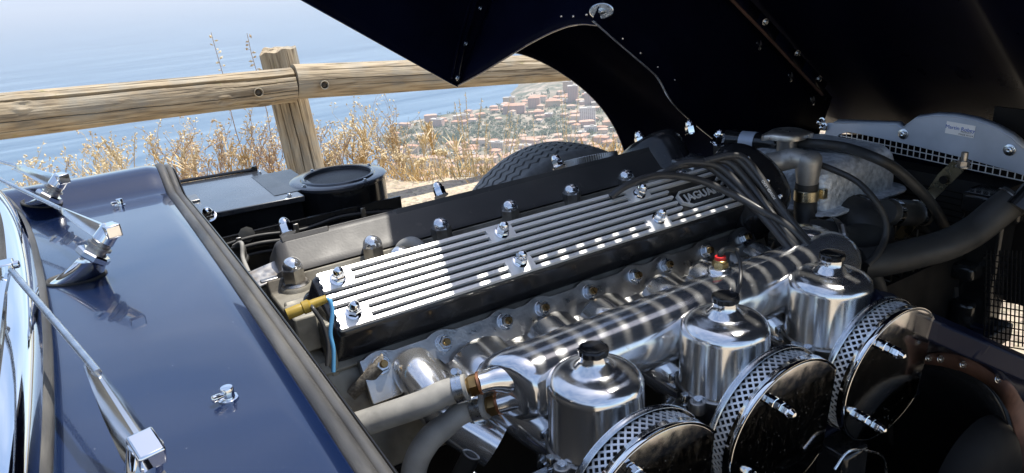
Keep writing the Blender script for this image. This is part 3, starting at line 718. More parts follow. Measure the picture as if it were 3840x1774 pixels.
# cast web and six runners from flange to rail and down to the carburettors
g = MB()
def wfn(a, b):
    x = .285 + .665 * a; y = .822 - .095 * b; z = .628 - .012 * math.sin(b * math.pi) - .004 * b
    bum = 0
    for rx in (.310, .405, .523, .618, .736, .83, .925):
        bum = max(bum, .020 * max(0, 1 - ((x - rx) / .036) ** 2) ** .5)
    z += bum * (1 - .35 * b) * (.25 + .75 * math.sin(min(1, b * 1.4 + .15) * math.pi / 2)); return Vector((x, y, z + (.0 if b else 0)))
g.grid(180, 16, wfn); g.build('runner_casting', M['cast'], mani, ang=60, solid=.004)
g = MB()
for cxn in (.447, .66, .873):
    for sg in (-1, 1):
        g.tube([Vector((cxn + sg * .062, .80, .61)), Vector((cxn + sg * .058, .745, .60)), Vector((cxn + sg * .035, .69, .57)), Vector((cxn + sg * .01, .665, .545))], .034, 16, 6)
g.build('runners', M['polish'], mani)
g = MB(); g.tube([Vector((.306, .815, .630)), Vector((.306, .785, .622)), Vector((.318, .745, .588)), Vector((.36, .70, .548))], .029, 20, 8, rf=lambda t: 1 + .08 * t); g.build('runner', M['polish'], mani)
sn = MB().lathe([(.0125, 0), (.0125, .0016), (.0118, .002)], n=18).lathe([(.0092, .002), (.0096, .003), (.0096, .009), (.0082, .0108)], n=6).mesh('stud_nut', M['zinc'], 28)
se = MB().lathe([(.0052, .008), (.0052, .0155), (.0044, .0165)], n=12).mesh('stud', M['copper'] if False else M['bronze'])
for x in ST:
    p = FO + Vector((x, 0, 0)) + FN * .0062
    a_ = place(sn, 'stud_nut', p, FN, mani, random.random()); place(se, 'stud', p, FN, mani)
# two outlets with hex unions at the rear of the rail
def union(p, d, r, par):
    d = d.normalized()
    g = MB(); g.lathe([(r * 1.16, -.003), (r * 1.16, 0)], p, d, 24); g.build('copper_washer', M['copper'], par)
    g = MB(); g.lathe([(r * 1.02, 0), (r * 1.12, .0015), (r * 1.12, .010), (r * 1.0, .012)], p, d, 6); g.lathe([(r * .8, .012), (r * .8, .03)], p, d, 16); g.build('union', M['bronze'], par, ang=25)
h1a, h1b = Vector((.343, .697, .646)), Vector((.323, .708, .641))
h2a, h2b = Vector((.364, .692, .612)), Vector((.347, .706, .606))
g = MB(); g.tube([Vector((.42, .69, .636)), Vector((.385, .690, .642)), Vector((.365, .692, .646)), h1a], .0135, 18, 6, rf=lambda t: 1.9 - .9 * min(1, t * 1.25)); g.build('outlet', M['polish'], mani)
g = MB(); g.tube([Vector((.43, .665, .622)), Vector((.40, .676, .616)), Vector((.385, .682, .616)), h2a], .0135, 18, 6, rf=lambda t: 1.9 - .9 * min(1, t * 1.25)); g.build('outlet', M['polish'], mani)
union(h1a, h1b - h1a, .0125, mani); union(h2a, h2b - h2a, .0125, mani)
def clamp(p, d, r, par, m='zinc', wdt=.011, screw=(0, 0, 1)):
    d = d.normalized(); g = MB(); g.lathe([(r, -wdt / 2), (r + .0012, -wdt / 2), (r + .0012, wdt / 2), (r, wdt / 2)], p, d, 24, False)
    sv = Vector(screw); sv = (sv - d * sv.dot(d)).normalized(); q = p + sv * (r + .0045); tv = d.cross(sv)
    g.cyl(q - tv * .009, q + tv * .009, .0042, n=10); g.cyl(q + tv * .009, q + tv * .014, .0056, n=6)
    for k in range(-4, 5):
        c = p + (sv * math.cos(k * .16 + .55) + tv * -math.sin(k * .16 + .55)) * (r + .0014); g.box(c, (.0008, .0008, .0008))
    return g.build('hose_clamp', M[m], par, ang=30)
def hose(name, pts, r, m, label=None, par=None, sub=10, n=18):
    g = MB(); g.tube(pts, r, n, sub); return g.build(name, M[m], car if par is None else par, ang=60, label=label)
u1 = (h1b - h1a).normalized(); u2 = (h2b - h2a).normalized()
hs = hose('coolant_hose', [h1a + u1 * .014, h1a + u1 * .045, at(1580, 1515, z=.628), at(1400, 1575, z=.612), at(1230, 1630, z=.597)], .0160, 'hose', 'dusty grey straight coolant hose running back under the scuttle edge')
clamp(h1a + u1 * .024, u1, .0164, hs, 'zinc', .012, (.3, .5, .8))
hs = hose('coolant_hose', [h2a + u2 * .014, h2a + u2 * .04, at(1690, 1580, z=.592), at(1600, 1660, z=.572), at(1550, 1780, z=.535), at(1560, 1990, z=.46)], .0160, 'hose', 'grey heater hose bending steeply down beside the rear carburettor')
clamp(h2a + u2 * .026, u2, .0164, hs, 'zinc', .013, (.9, -.4, .2))
# temperature sender with red and brass top
p = at(2700, 1005, z=.676); p.z = .674
g = MB(); g.lathe([(.019, -.003), (.017, .002), (.014, .004)], p, n=24); snd = g.build('sender_boss', M['polish'], mani)
g = MB(); g.lathe([(.0115, .004), (.012, .005), (.012, .011), (.011, .0125)], p, n=6); g.lathe([(.0098, .0125), (.0098, .0155), (.009, .016)], p, n=20); g.build('brass_sender', M['brass'], mani, ang=25)
g = MB(); g.lathe([(.0080, .016), (.0080, .0205), (.0074, .021)], p, n=18); g.build('red_insulator', M['red'], mani)
g = MB(); g.tube([p + Vector((0, 0, .019)), p + Vector((.001, 0, .026)), p + Vector((.012, -.002, .030)), p + Vector((.027, -.008, .024))], .0042, 10); g.build('sender_boot', M['rubber'], mani)
hose('sender_wire', [p + Vector((.025, -.007, .025)), at(2775, 985, y=.675), at(2776, 1050, y=.655), at(2760, 1120, y=.635)], .0026, 'lead', None, None)
# thermostat housing on the front end of the rail
g = MB(); q = Vector((.985, .72, .652)); g.lathe([(.040, -.02), (.040, .012), (.034, .020), (.024, .024)], q, (.2, -.1, 1), 28); g.lathe([(.018, .02), (.018, .026), (.012, .028)], q + Vector((-.012, .015, 0)), (.2, -.1, 1), 16); g.build('thermostat_housing', M['polish'], mani, ang=45)
# earth strap bolted to the rear stud
g = MB(); a_ = FO + Vector((.262, 0, 0)) + FN * .012; pts = curve([a_ + Vector((.006, 0, .004)), a_ + Vector((-.015, .0, -.010)), a_ + Vector((-.035, .008, -.028)), a_ + Vector((-.05, .02, -.05))], 8)
g.add([q + Vector((0, 0, w_)) - Vector((0, .0, 0)) for q in pts for w_ in (-.011, .011)], [(2 * i, 2 * i + 1, 2 * i + 3, 2 * i + 2) for i in range(len(pts) - 1)])
M['braid'] = mat('braided_strap', (.30, .27, .22), .6, .6, (.14, .12, .10), 300, bump=.9, bscale=500); g.build('earth_strap', M['braid'], car, solid=.004, label='braided earth strap bolted to the rear end of the manifold')

# ------------------------------------------------------------------ carburettors (local frame: origin under the cap at the dashpot foot)
def disc_poly(r, n=40): return [(r * math.cos(2 * math.pi * k / n), r * math.sin(2 * math.pi * k / n)) for k in range(n)]
ZB = .575
def carb(cx, label):
    O = Vector((cx, .603, ZB))
    g = MB()   # casting: mixing chamber, throat towards the air filter, mounting flange
    g.lathe([(.030, -.075), (.045, -.05), (.0605, -.012), (.0625, -.008), (.0625, 0)], O, n=36)
    g.cyl(O + Vector((0, .055, -.028)), O + Vector((0, -.07, -.028)), .040, n=32)
    g.box(O + Vector((0, .048, -.032)), (.078, .018, .070))
    g.cyl(O + Vector((-.055, .022, -.052)), O + Vector((.055, .022, -.052)), .010, n=14)
    body = g.build('carburettor', M['satincast'], car, ang=35, bevel=.0015, label=label)
    g = MB(); g.prism(rrect(-.048, .048, -.068, .012, .016, 4), lambda a, b: O + Vector((a, .060, b)), lambda a, b: O + Vector((a, .068, b))); g.build('mounting_flange', M['satincast'], body, bevel=.001)
    for sg in (-1, 1):
        for dz in (-.005, -.052):
            if dz < -.01 and sg > 0: continue
            place(sn, 'flange_nut', O + Vector((sg * .040, .059, dz)), (0, -1, 0), body, .4, .95); place(se2, 'flange_stud', O + Vector((sg * .040, .059, dz)), (0, -1, 0), body)
    g = MB(); R0 = .0575; prf = [(R0 + .0015, .0), (R0 + .0015, .004), (R0, .0055), (R0, .076)]
    for k in range(1, 9):
        a = k / 8 * math.pi / 2; prf.append((R0 - .024 + .024 * math.cos(a), .076 + .019 * math.sin(a)))
    prf += [(.026, .0965), (.0225, .0985), (.0175, .1055), (.0155, .108), (.0150, .1155)]
    g.lathe(prf, O, n=72); g.build('dashpot', M['dash'], body, ang=50)
    g = MB(); n = 16; vs = []
    for h, r in ((.1155, .0150), (.1165, .0176), (.1225, .0180), (.1245, .0168), (.1250, .0145), (.1246, .0135)):
        for k in range(n * 2): a = math.pi * k / n; rr = r * (1 if k % 4 else .93); vs.append(O + Vector((rr * math.cos(a), rr * math.sin(a), h)))
    N2 = 2 * n; g.add(vs, [(i * N2 + k, i * N2 + (k + 1) % N2, (i + 1) * N2 + (k + 1) % N2, (i + 1) * N2 + k) for i in range(5) for k in range(N2)] + [tuple(5 * N2 + k for k in range(N2))])
    g.build('cap', M['gloss'], body, ang=28)
    for a in (195, 75, 315):      # ears with slotted screws
        d = Vector((math.cos(R(a)), math.sin(R(a)), 0)); c = O + d * .066
        g = MB(); g.lathe([(.0105, -.016), (.0105, .0), (.0098, .001)], c, n=18); g.box(c - d * .006 + Vector((0, 0, -.008)), (.014, .014, .0155), Matrix.Rotation(R(a), 3, 'Z')); g.build('ear', M['satincast'], body, bevel=.001)
        place(scr_, 'screw', c + Vector((0, 0, .001)), (0, 0, 1), body, R(a + 30))
    # side boss, slow-running screw and spring
    g = MB(); g.prism(rrect(-.012, .020, -.014, .014, .007, 4), lambda x, y: O + Vector((x + .062, y + .035, -.016)), lambda x, y: O + Vector((x + .062, y + .035, -.004))); g.build('cover_plate', M['satincast'], body, bevel=.0015)
    for (dx, dy, dz) in [(-.066, .004, -.030), (.074, -.002, -.026)]:
        c = O + Vector((dx, dy, dz)); g = MB(); pts = [c + Vector((.0042 * math.cos(k * .9), .0042 * math.sin(k * .9), .0009 * k)) for k in range(26)]
        g.tube(pts, .0009, 5, 1); g.build('spring', M['zinc'], body)
        g = MB(); g.lathe([(.0028, -.008), (.0028, .026), (.0052, .026), (.0052, .031), (.0045, .032)], c, n=10); g.build('adjusting_screw', M['zinc'], body)
    g = MB(); g.box(O + Vector((.070, .018, -.034)), (.030, .036, .006)); g.box(O + Vector((-.068, .016, -.036)), (.026, .03, .006)); g.box(O + Vector((.07, .03, -.05)), (.018, .02, .03)); g.build('lever_bracket', M['zinc'], body, bevel=.0015)
    return body
se2 = MB().lathe([(.0048, .008), (.0048, .0185), (.0040, .0195)], n=12).mesh('flange_stud', M['zinc'])
scr_ = MB().lathe([(.0062, 0), (.0062, .0032), (.0056, .004)], n=14).box((0, 0, .0044), (.0095, .0012, .0009)).mesh('screw', M['zinc'], 28)
carb(.447, 'rear carburettor with polished dashpot, nearest the windscreen')
carb(.660, 'middle carburettor with polished dashpot and black cap')
carb(.873, 'front carburettor with polished dashpot, nearest the radiator')
# throttle linkage along the carburettors
g = MB(); g.cyl(Vector((.335, .628, .515)), Vector((.40, .628, .515)), .0125, n=18); g.cyl(Vector((.30, .628, .515)), Vector((.98, .628, .515)), .0052, n=12); lk = g.build('throttle_linkage', M['satincast'], car, label='throttle shaft and levers below the carburettors')
g = MB(); g.lathe([(.0135, 0), (.0135, .012)], (.325, .628, .515), (1, 0, 0), 18); g.build('collar', M['zinc'], lk)
g = MB(); g.lathe([(.011, 0), (.011, .008), (.006, .0085)], (.312, .62, .500), (-.8, -.6, 0), 18); g.build('brass_bush', M['brass'], lk)
g = MB(); a_ = Vector((.300, .655, .560)); b_ = Vector((.338, .605, .500)); d = (b_ - a_).normalized(); g.box((a_ + b_) / 2, ((b_ - a_).length, .003, .014), Matrix((d, Vector((0, 0, 1)).cross(d).normalized(), d.cross(Vector((0, 0, 1)).cross(d).normalized()))).transposed()); g.build('lever', M['zinc'], lk, bevel=.001)
place(sn, 'lever_nut', b_ + Vector((0, -.002, .002)), (-.2, -.7, .7), lk); place(se2, 'lever_stud', b_ + Vector((0, -.002, .002)), (-.2, -.7, .7), lk)
g = MB(); g.tube([Vector((.352, .60, .50)), Vector((.357, .585, .520)), Vector((.375, .575, .515)), Vector((.385, .575, .49))], .0022, 8); g.build('return_wire', M['zinc'], lk)
hose('breather_tube', [at(1770, 1700, y=.70), at(1740, 1760, y=.71), at(1690, 1860, y=.73)], .0125, 'rubber', 'short black rubber tube below the heater hose')
g = MB(); q = at(1770, 1698, y=.70); d = (at(1770, 1698, y=.70) - at(1740, 1760, y=.71)).normalized(); g.lathe([(.0105, 0), (.0132, 0), (.0132, .002), (.0105, .002), (.0105, -.02)], q, d, 20, False); g.build('tube_end', M['steel'], car)

# ------------------------------------------------------------------ pancake air filters
FR, FCUT = .1015, .079
def fprof(r, cut, n=72):
    """round outline cut straight on the side towards the nose"""
    a0 = math.acos(min(1, cut / r)); out = []
    for k in range(n + 1):
        a = a0 + (2 * math.pi - 2 * a0) * k / n; out.append((r * math.cos(a), r * math.sin(a)))
    # rounded corners come from the bevel
    return out
def air_filter(cx, label):
    O = Vector((0, 0, 0))
    g = MB(); g.prism(fprof(FR, FCUT), lambda a, b: O + Vector((a, .0375, b)), lambda a, b: O + Vector((a, .0395, b)))
    body = g.build('air_filter', M['chrome'], car, bevel=.0008, label=label)
    def rim(y0, y1, name, r_out, m):
        P1 = fprof(r_out, FCUT + .0005); P2 = fprof(r_out - .007, FCUT - .0065); n = len(P1); g = MB()
        vs = [O + Vector((a, y0, b)) for a, b in P1] + [O + Vector((a, y1, b)) for a, b in P1] + [O + Vector((a, y0, b)) for a, b in P2]
        fs = []
        for k in range(n):
            k2 = (k + 1) % n; fs += [(k, k2, n + k2, n + k), (k, k2, 2 * n + k2, 2 * n + k)]
        g.add(vs, fs); g.build(name, M[m], body, ang=45, solid=.0012)
    rim(.0365, .0295, 'filter_rim', FR + .0005, 'zinc'); rim(-.0005, .0095, 'filter_rim', FR + .0005, 'chrome')
    g = MB(); g.prism(fprof(FR - .0015, FCUT - .001), lambda a, b: O + Vector((a, -.0012, b)), lambda a, b: O + Vector((a, .0012, b))); g.build('cover_plate', M['plate'], body, bevel=.001)
    # dark pleated element inside and expanded metal mesh round it
    g = MB(); pp = []
    for k, (a, b) in enumerate(fprof(FR - .012, FCUT - .010, 140)): f = 1 if k % 2 else .97; pp.append((a * f, b * f))
    g.prism(pp, lambda a, b: O + Vector((a, .002, b)), lambda a, b: O + Vector((a, .036, b))); g.build('filter_element', M['rubber'], body, flat=True)
    outl = fprof(FR - .004, FCUT - .0035, 400); L = [0]
    for p, q in zip(outl, outl[1:]): L.append(L[-1] + math.hypot(q[0] - p[0], q[1] - p[1]))
    tot = L[-1]; ND = 48; rows = 4; y0, y1 = .0085, .031
    def pt(t):
        t = min(max(t, 0), 1) * tot; i = min(int(t / tot * (len(outl) - 1)), len(outl) - 2)
        f = (t - L[i]) / (L[i + 1] - L[i]); return (outl[i][0] + (outl[i + 1][0] - outl[i][0]) * f, outl[i][1] + (outl[i + 1][1] - outl[i][1]) * f)
    g = MB(); rh = (y1 - y0) / rows
    def strand(ta, ya, tb, yb):
        a = pt(ta); b = pt(tb); A_ = O + Vector((a[0], ya, a[1])); B_ = O + Vector((b[0], yb, b[1])); d = (B_ - A_).normalized()
        nr = Vector((a[0], 0, a[1])).normalized(); sd_ = d.cross(nr).normalized() * .00125; th_ = nr * .0007
        g.add([A_ - sd_ - th_, A_ + sd_ - th_, A_ + sd_ + th_, A_ - sd_ + th_, B_ - sd_ - th_, B_ + sd_ - th_, B_ + sd_ + th_, B_ - sd_ + th_], [(0, 1, 5, 4), (1, 2, 6, 5), (2, 3, 7, 6), (3, 0, 4, 7)])
    for k in range(ND):
        for r in range(rows):
            t0_, t1_, tm_ = k / ND, (k + 1) / ND, (k + .5) / ND; ya, yb = y0 + r * rh, y0 + (r + 1) * rh
            if r % 2 == 0: strand(t0_, ya, tm_, yb); strand(t1_, ya, tm_, yb)
            else: strand(tm_, ya, t0_, yb); strand(tm_, ya, t1_, yb)
    o_ = g.build('mesh_band', M['mesh'], body, flat=True); o_['kind'] = 'stuff'
    for (dx, dz) in [(-.034, .060), (-.042, -.056)]:
        b0 = O + Vector((dx, -.0012, dz)); ax = (0, -1, 0)
        g = MB(); g.lathe([(.0045, 0), (.0045, .008)], b0, ax, 12)
        g.lathe([(.0078, .0), (.0078, .0012), (.0078, .0024), (.007, .003)], b0, ax, 18); g.lathe([(.0068, .003), (.0068, .0085)], b0, ax, 6); g.lathe([(.0074, .009), (.0074, .0105)], b0, ax, 18); g.lathe([(.0068, .011), (.0070, .0115), (.0070, .020), (.006, .022)], b0, ax, 6)
        g.lathe([(.0056, .021), (.0054, .0245), (.0035, .0285), (.0005, .030)], b0, ax, 14); g.build('dome_bolt', M['chrome'], body, ang=25)
    body.location = body.location + Vector((cx + .002, .499, .548)); body.rotation_euler = (R(4.5), 0, 0)
    return body
M['plate'] = mat('chromed_cover_plate', (.60, .60, .61), .07, 1, rvar=.03, nscale=60, dirt=((.10, .095, .085), 320, .66, .85), bump=.03, bscale=10)
air_filter(.447, 'rear pancake air filter cut off by the bottom of the picture')
air_filter(.660, 'middle round pancake air filter with chrome cover plate')
air_filter(.873, 'front round pancake air filter with two domed bolts')

# ------------------------------------------------------------------ rear of the engine: yellow sleeve, wires, bracket
def a3(u, v): return (900 + u / 1.8033, 840 + v / 1.8033)
g = MB(); p0, p1 = at(*a3(318, 612), y=.84), at(*a3(585, 505), y=.835); d = (p1 - p0)
g.lathe([(.0070, 0), (.0072, d.length * .3), (.0066, d.length * .38), (.0082, d.length * .40), (.0082, d.length * .55), (.0060, d.length * .6), (.0050, d.length), (.003, d.length)], p0, d, 16)
g.build('connector_sleeve', M['yellow'], car, label='yellow plastic sleeve joining wires behind the cam cover')
hose('wire', [p1 - d * .02, at(*a3(610, 520), y=.83), at(*a3(625, 600), y=.825), at(*a3(612, 740), y=.82), at(*a3(632, 850), y=.815), at(*a3(632, 1000), y=.81)], .0026, 'blue', 'light blue wire hanging behind the near cam cover', sub=8)
hose('wire', [p0.lerp(p1, .6), at(*a3(500, 580), y=.825), at(*a3(560, 680), y=.82), at(*a3(595, 820), y=.815), at(*a3(590, 960), y=.81)], .0026, 'lead', 'grey wire hanging from the yellow sleeve')
g = MB(); q = at(*a3(185, 345), z=.712); g.box(q, (.052, .040, .007), Matrix.Rotation(R(18), 3, 'X') @ Matrix.Rotation(R(14), 3, 'Z')); g.box(q + Vector((.0, -.01, -.03)), (.03, .02, .06)); g.build('lifting_bracket', M['steel'], car, bevel=.002, label='rusty flat steel bracket behind the cylinder head')
g = MB(); g.lathe([(.045, -.12), (.042, -.02), (.030, -.004)], at(*a3(380, 430), z=.70) , n=28); g.build('casting_boss', M['head'], car)
g = MB(); q = at(*a3(440, 640), y=.86)
g.box(q + Vector((0, .02, -.02)), (.03, .05, .05)); g.box(q + Vector((.02, 0, -.05)), (.012, .05, .09)); g.build('pipe_fitting', M['head'], car, bevel=.003)
for k in range(4):
    hose('loom_wire', [at(*a3(-40 - 8 * k, 150 + 20 * k), y=1.25), at(*a3(10 + 10 * k, 130 + 30 * k), y=1.22), at(*a3(20, 230 + 25 * k), y=1.2), at(*a3(60, 330 + 25 * k), y=1.16)], .0035 + .001 * (k % 2), 'rubber' if k else 'hose')

# ------------------------------------------------------------------ heater box and blower on the far side
Z2 = .70
def quadpts(l, z): return [at(u, v, z=z) for u, v in l]
bx_ = [Vector((.150, 1.80, Z2)), Vector((.365, 1.775, Z2)), Vector((.375, 1.475, Z2)), Vector((.150, 1.50, Z2))]
g = MB(); vs = bx_ + [p - Vector((0, 0, .012)) for p in bx_]; g.add(vs, [(0, 1, 2, 3), (4, 7, 6, 5), (0, 4, 5, 1), (1, 5, 6, 2), (2, 6, 7, 3), (3, 7, 4, 0)])
hb = g.build('heater_box', M['lid'], car, bevel=.002, label='flat black heater box lid beside the scuttle')
g = MB(); q = [p + Vector((s * .006, t * .008, 0)) for p, s, t in zip(bx_, (1, -1, -1, 1), (-1, -1, 1, 1))]
vs = [p - Vector((0, 0, .011)) for p in q] + [p - Vector((0, 0, .30)) for p in q]; g.add(vs, [(0, 1, 5, 4), (1, 2, 6, 5), (2, 3, 7, 6), (3, 0, 4, 7), (4, 5, 6, 7)]); g.build('box_wall', M['gloss'], hb)
g = MB(); g.tube([bx_[0] + Vector((.02, .0, .004)), bx_[1] + Vector((-.02, 0, .004))], .004, 8); g.box(bx_[1] + Vector((-.02, 0, .006)), (.012, .012, .012)); g.build('hinge_rod', M['gloss'], hb)
g = MB(); g.box((.178, 1.63, Z2 + .0022), (.03, .05, .004)); g.build('catch', M['steel'], hb, bevel=.001)
for (x, y) in [(.17, 1.70), (.17, 1.53), (.35, 1.50), (.35, 1.745)]: place(bolt, 'screw', (x, y, Z2), (0, 0, 1), hb, 0, .7)
bc_ = Vector((.477, 1.562, Z2)); BR = .102
g = MB(); g.lathe([(BR - .001, -.008), (BR - .001, -.006), (BR + .003, -.004), (BR + .003, .001), (BR - .001, .003), (BR - .020, .0035), (BR - .022, .0065), (BR - .026, .0075), (BR - .029, .006), (BR - .030, -.003)], bc_, n=64, cap=False)
bl = g.build('heater_blower', M['lid'], car, ang=35, label='round black heater blower with fine mesh in its top')
def mesh_disc():
    m = bpy.data.materials.new('fine_black_gauze'); m.use_nodes = True; t = m.node_tree; b = t.nodes['Principled BSDF']; N = t.nodes.new; L = t.links.new
    co = N('ShaderNodeTexCoord'); w_ = N('ShaderNodeTexWave'); w_.inputs['Scale'].default_value = 120; w_.bands_direction = 'X'; L(co.outputs['Object'], w_.inputs['Vector'])
    w2_ = N('ShaderNodeTexWave'); w2_.inputs['Scale'].default_value = 120; w2_.bands_direction = 'Y'; L(co.outputs['Object'], w2_.inputs['Vector'])
    mu = N('ShaderNodeMath'); mu.operation = 'MULTIPLY'; L(w_.outputs['Fac'], mu.inputs[0]); L(w2_.outputs['Fac'], mu.inputs[1])
    r = N('ShaderNodeValToRGB'); r.color_ramp.elements[0].color = (.045, .045, .047, 1); r.color_ramp.elements[1].color = (.006, .006, .006, 1); L(mu.outputs[0], r.inputs[0]); L(r.outputs[0], b.inputs['Base Color']); b.inputs['Roughness'].default_value = .5
    bn = N('ShaderNodeBump'); bn.inputs['Strength'].default_value = .6; bn.inputs['Distance'].default_value = .001; bn.invert = True; L(mu.outputs[0], bn.inputs['Height']); L(bn.outputs[0], b.inputs['Normal']); return m
g = MB(); g.lathe([(.0005, .001), (BR - .031, -.0015)], bc_, n=48, cap=False); g.build('gauze', mesh_disc(), bl)
for a in (20, 110, 200, 290): place(bolt, 'screw', bc_ + Vector((math.cos(R(a)) * (BR - .011), math.sin(R(a)) * (BR - .011), .0035)), (0, 0, 1), bl, 0, .6)
g = MB(); g.lathe([(BR - .0005, -.17), (BR - .0005, -.0085)], bc_, n=64, cap=False); g.build('drum', M['gloss'], bl, ang=35)
g = MB(); g.box((.37, 1.62, Z2 - .002), (.09, .20, .006)); g.build('mounting_plate', M['gloss'], bl)
g = MB(); g.box((.36, 1.42, .60), (.40, .006, .14)); g.build('bay_panel', M['gloss'], car, label='black side panel of the engine bay')

# cables, clips and stains on the dark side panel
for k, (y_, z_, r_) in enumerate([(1.412, .655, .0035), (1.410, .640, .0045), (1.409, .622, .003)]):
    hose('loom_cable', [Vector((.17, y_, z_)), Vector((.25, y_ - .002, z_ + .006)), Vector((.34, y_, z_ - .004)), Vector((.43, y_ - .001, z_ + .003)), Vector((.54, y_, z_ - .012))], r_, 'rubber')
for x_c in (.22, .33, .47): MB().box((x_c, 1.4065, .640), (.010, .004, .055)).build('cable_clip', M['steel'], car, bevel=.001)
p = at(786, 812, y=1.40); place(nut_s, 'panel_nut', p, (-.2, -.6, .8), car, 0, 1.2)
MB().lathe([(.0005, .0006), (.012, .0005), (.016, 0)], at(925, 880, y=1.416), (0, -1, 0), 9, False).build('paint_chip', M['head'], car)

# ------------------------------------------------------------------ front left wheel
def wheel(cx, cy, cz, r, wd):
    g = MB(); NU, NV = 1480, 160
    def fn(a, b):
        th_ = 2 * math.pi * a; v = (b - .5) * 2; half_ = wd / 2
        # profile: flat tread with rounded shoulders, then sidewall
        if abs(v) < .62: yy = v / .62 * half_ * .80; rr = r - .006 * (v / .62) ** 2
        elif abs(v) < .8:
            t = (abs(v) - .62) / .18; yy = math.copysign(half_ * (.80 + .17 * math.sin(t * math.pi / 2)), v); rr = r - .006 - .03 * (1 - math.cos(t * math.pi / 2))
        else:
            t = (abs(v) - .8) / .2; yy = math.copysign(half_ * (.97 + .05 * math.sin(t * math.pi)), v); rr = r - .036 - .085 * t
        dep = 0
        if abs(yy) < half_ * .92:
            N_ = 66; ph = (th_ * N_ / (2 * math.pi)) % 1; tri = abs(ph - .5) * 4 - 1
            for j, y0 in enumerate((-.052, -.0265, 0, .0265, .052)):
                q = yy - y0 - .0056 * tri * (1 if j % 2 == 0 else 1); dep = max(dep, .0085 * max(0, 1 - (q / .0030) ** 10))
        rr -= dep
        return Vector((cx + rr * math.cos(th_), cy + yy, cz + rr * math.sin(th_)))
    g.grid(NU, NV, fn, closeu=True)
    wh = g.build('wheel', M['tyre'], car, ang=28, label='front left wheel with grey zigzag-treaded tyre')
    g = MB(); g.lathe([(.20, -wd * .42), (.205, -wd * .40), (.17, -.03), (.168, .03), (.205, wd * .40), (.20, wd * .42)], (cx, cy, cz), (0, 1, 0), 48, False); g.build('rim', M['chrome'], wh)
    g = MB(); g.lathe([(.035, -.06), (.04, .05), (.03, .09), (.012, .10)], (cx, cy, cz), (0, 1, 0), 24)
    for k in range(36):
        a = R(k * 10); b = R(k * 10 + (24 if k % 2 else -24)); yy = .045 if k % 4 < 2 else -.045
        g.cyl(Vector((cx + .036 * math.cos(b), cy + yy, cz + .036 * math.sin(b))), Vector((cx + .17 * math.cos(a), cy, cz + .17 * math.sin(a))), .0022, n=5)
    g.build('spoked_hub', M['chrome'], wh)
wheel(1.085, 1.605, .324, .326, .175)

# ------------------------------------------------------------------ front end: header tank, radiator, hoses, shield
def za(a, b): return (2500 + a / 1.98375, 440 + b / 1.98375)
def zb(a, b): return (3000 + a / 1.3833, 440 + b / 1.3833)
def tank():
    cx, cy = 1.225, .895; g = MB(); lv = []
    def ring(hx, hy, z, r): return [Vector((cx + a, cy + b, z)) for a, b in rrect(-hx, hx, -hy, hy, r, 6)]
    for hx, hy, z, r in [(.112, .10, .655, .022), (.111, .099, .705, .024), (.108, .096, .722, .026), (.101, .089, .733, .03), (.090, .079, .738, .03), (.06, .055, .740, .03)]: lv.append(ring(hx, hy, z, r))
    n = len(lv[0]); g.add([p for r in lv for p in r], [(i * n + k, i * n + (k + 1) % n, (i + 1) * n + (k + 1) % n, (i + 1) * n + k) for i in range(len(lv) - 1) for k in range(n)] + [tuple((len(lv) - 1) * n + k for k in range(n))])
    t = g.build('header_tank', M['hammer'], car, ang=60, label='grey hammer-finish coolant header tank')
    g = MB(); lv = [ring(.130, .120, .648, .035), ring(.132, .122, .6515, .036), ring(.130, .120, .655, .035)]
    g.add([p for r in lv for p in r], [(i * n + k, i * n + (k + 1) % n, (i + 1) * n + (k + 1) % n, (i + 1) * n + k) for i in range(2) for k in range(n)] + [tuple(range(n)), tuple(2 * n + k for k in range(n))]); g.build('tank_flange', M['hammer'], t, ang=60)
    g = MB(); lv = [ring(.108, .098, .648, .034), ring(.106, .096, .60, .04), ring(.095, .085, .565, .04), ring(.07, .06, .555, .03)]
    g.add([p for r in lv for p in r], [(i * n + k, i * n + (k + 1) % n, (i + 1) * n + (k + 1) % n, (i + 1) * n + k) for i in range(3) for k in range(n)]); g.build('tank_sump', M['hammer'], t, ang=60)
    c = at(*za(900, 112), z=.775); 
    g = MB(); g.lathe([(.019, -.06), (.019, -.012), (.026, -.010), (.026, -.004)], c, n=28); g.build('filler_neck', M['satincast'], t)
    g = MB(); N = 72; vs = []
    for h, f in ((-.010, .99), (-.001, 1.0), (.0005, .97)):
        for k in range(N):
            a = 2 * math.pi * k / N; e_ = max(0, math.cos(2 * (a - R(-35)))) ** 6; rr = .0355 + .0135 * e_; vs.append(c + Vector((rr * f * math.cos(a), rr * f * math.sin(a), h - .003 * e_)))
    for r_, h in ((.031, .003), (.026, .0045), (.024, .0035), (.013, .003), (.011, .0045), (.001, .0048)):
        for k in range(N): a = 2 * math.pi * k / N; vs.append(c + Vector((r_ * math.cos(a), r_ * math.sin(a), h)))
    g.add(vs, [(i * N + k, i * N + (k + 1) % N, (i + 1) * N + (k + 1) % N, (i + 1) * N + k) for i in range(8) for k in range(N)] + [tuple(range(N))]); g.build('filler_cap', M['capalu'], t, ang=40)
    return t
tank()
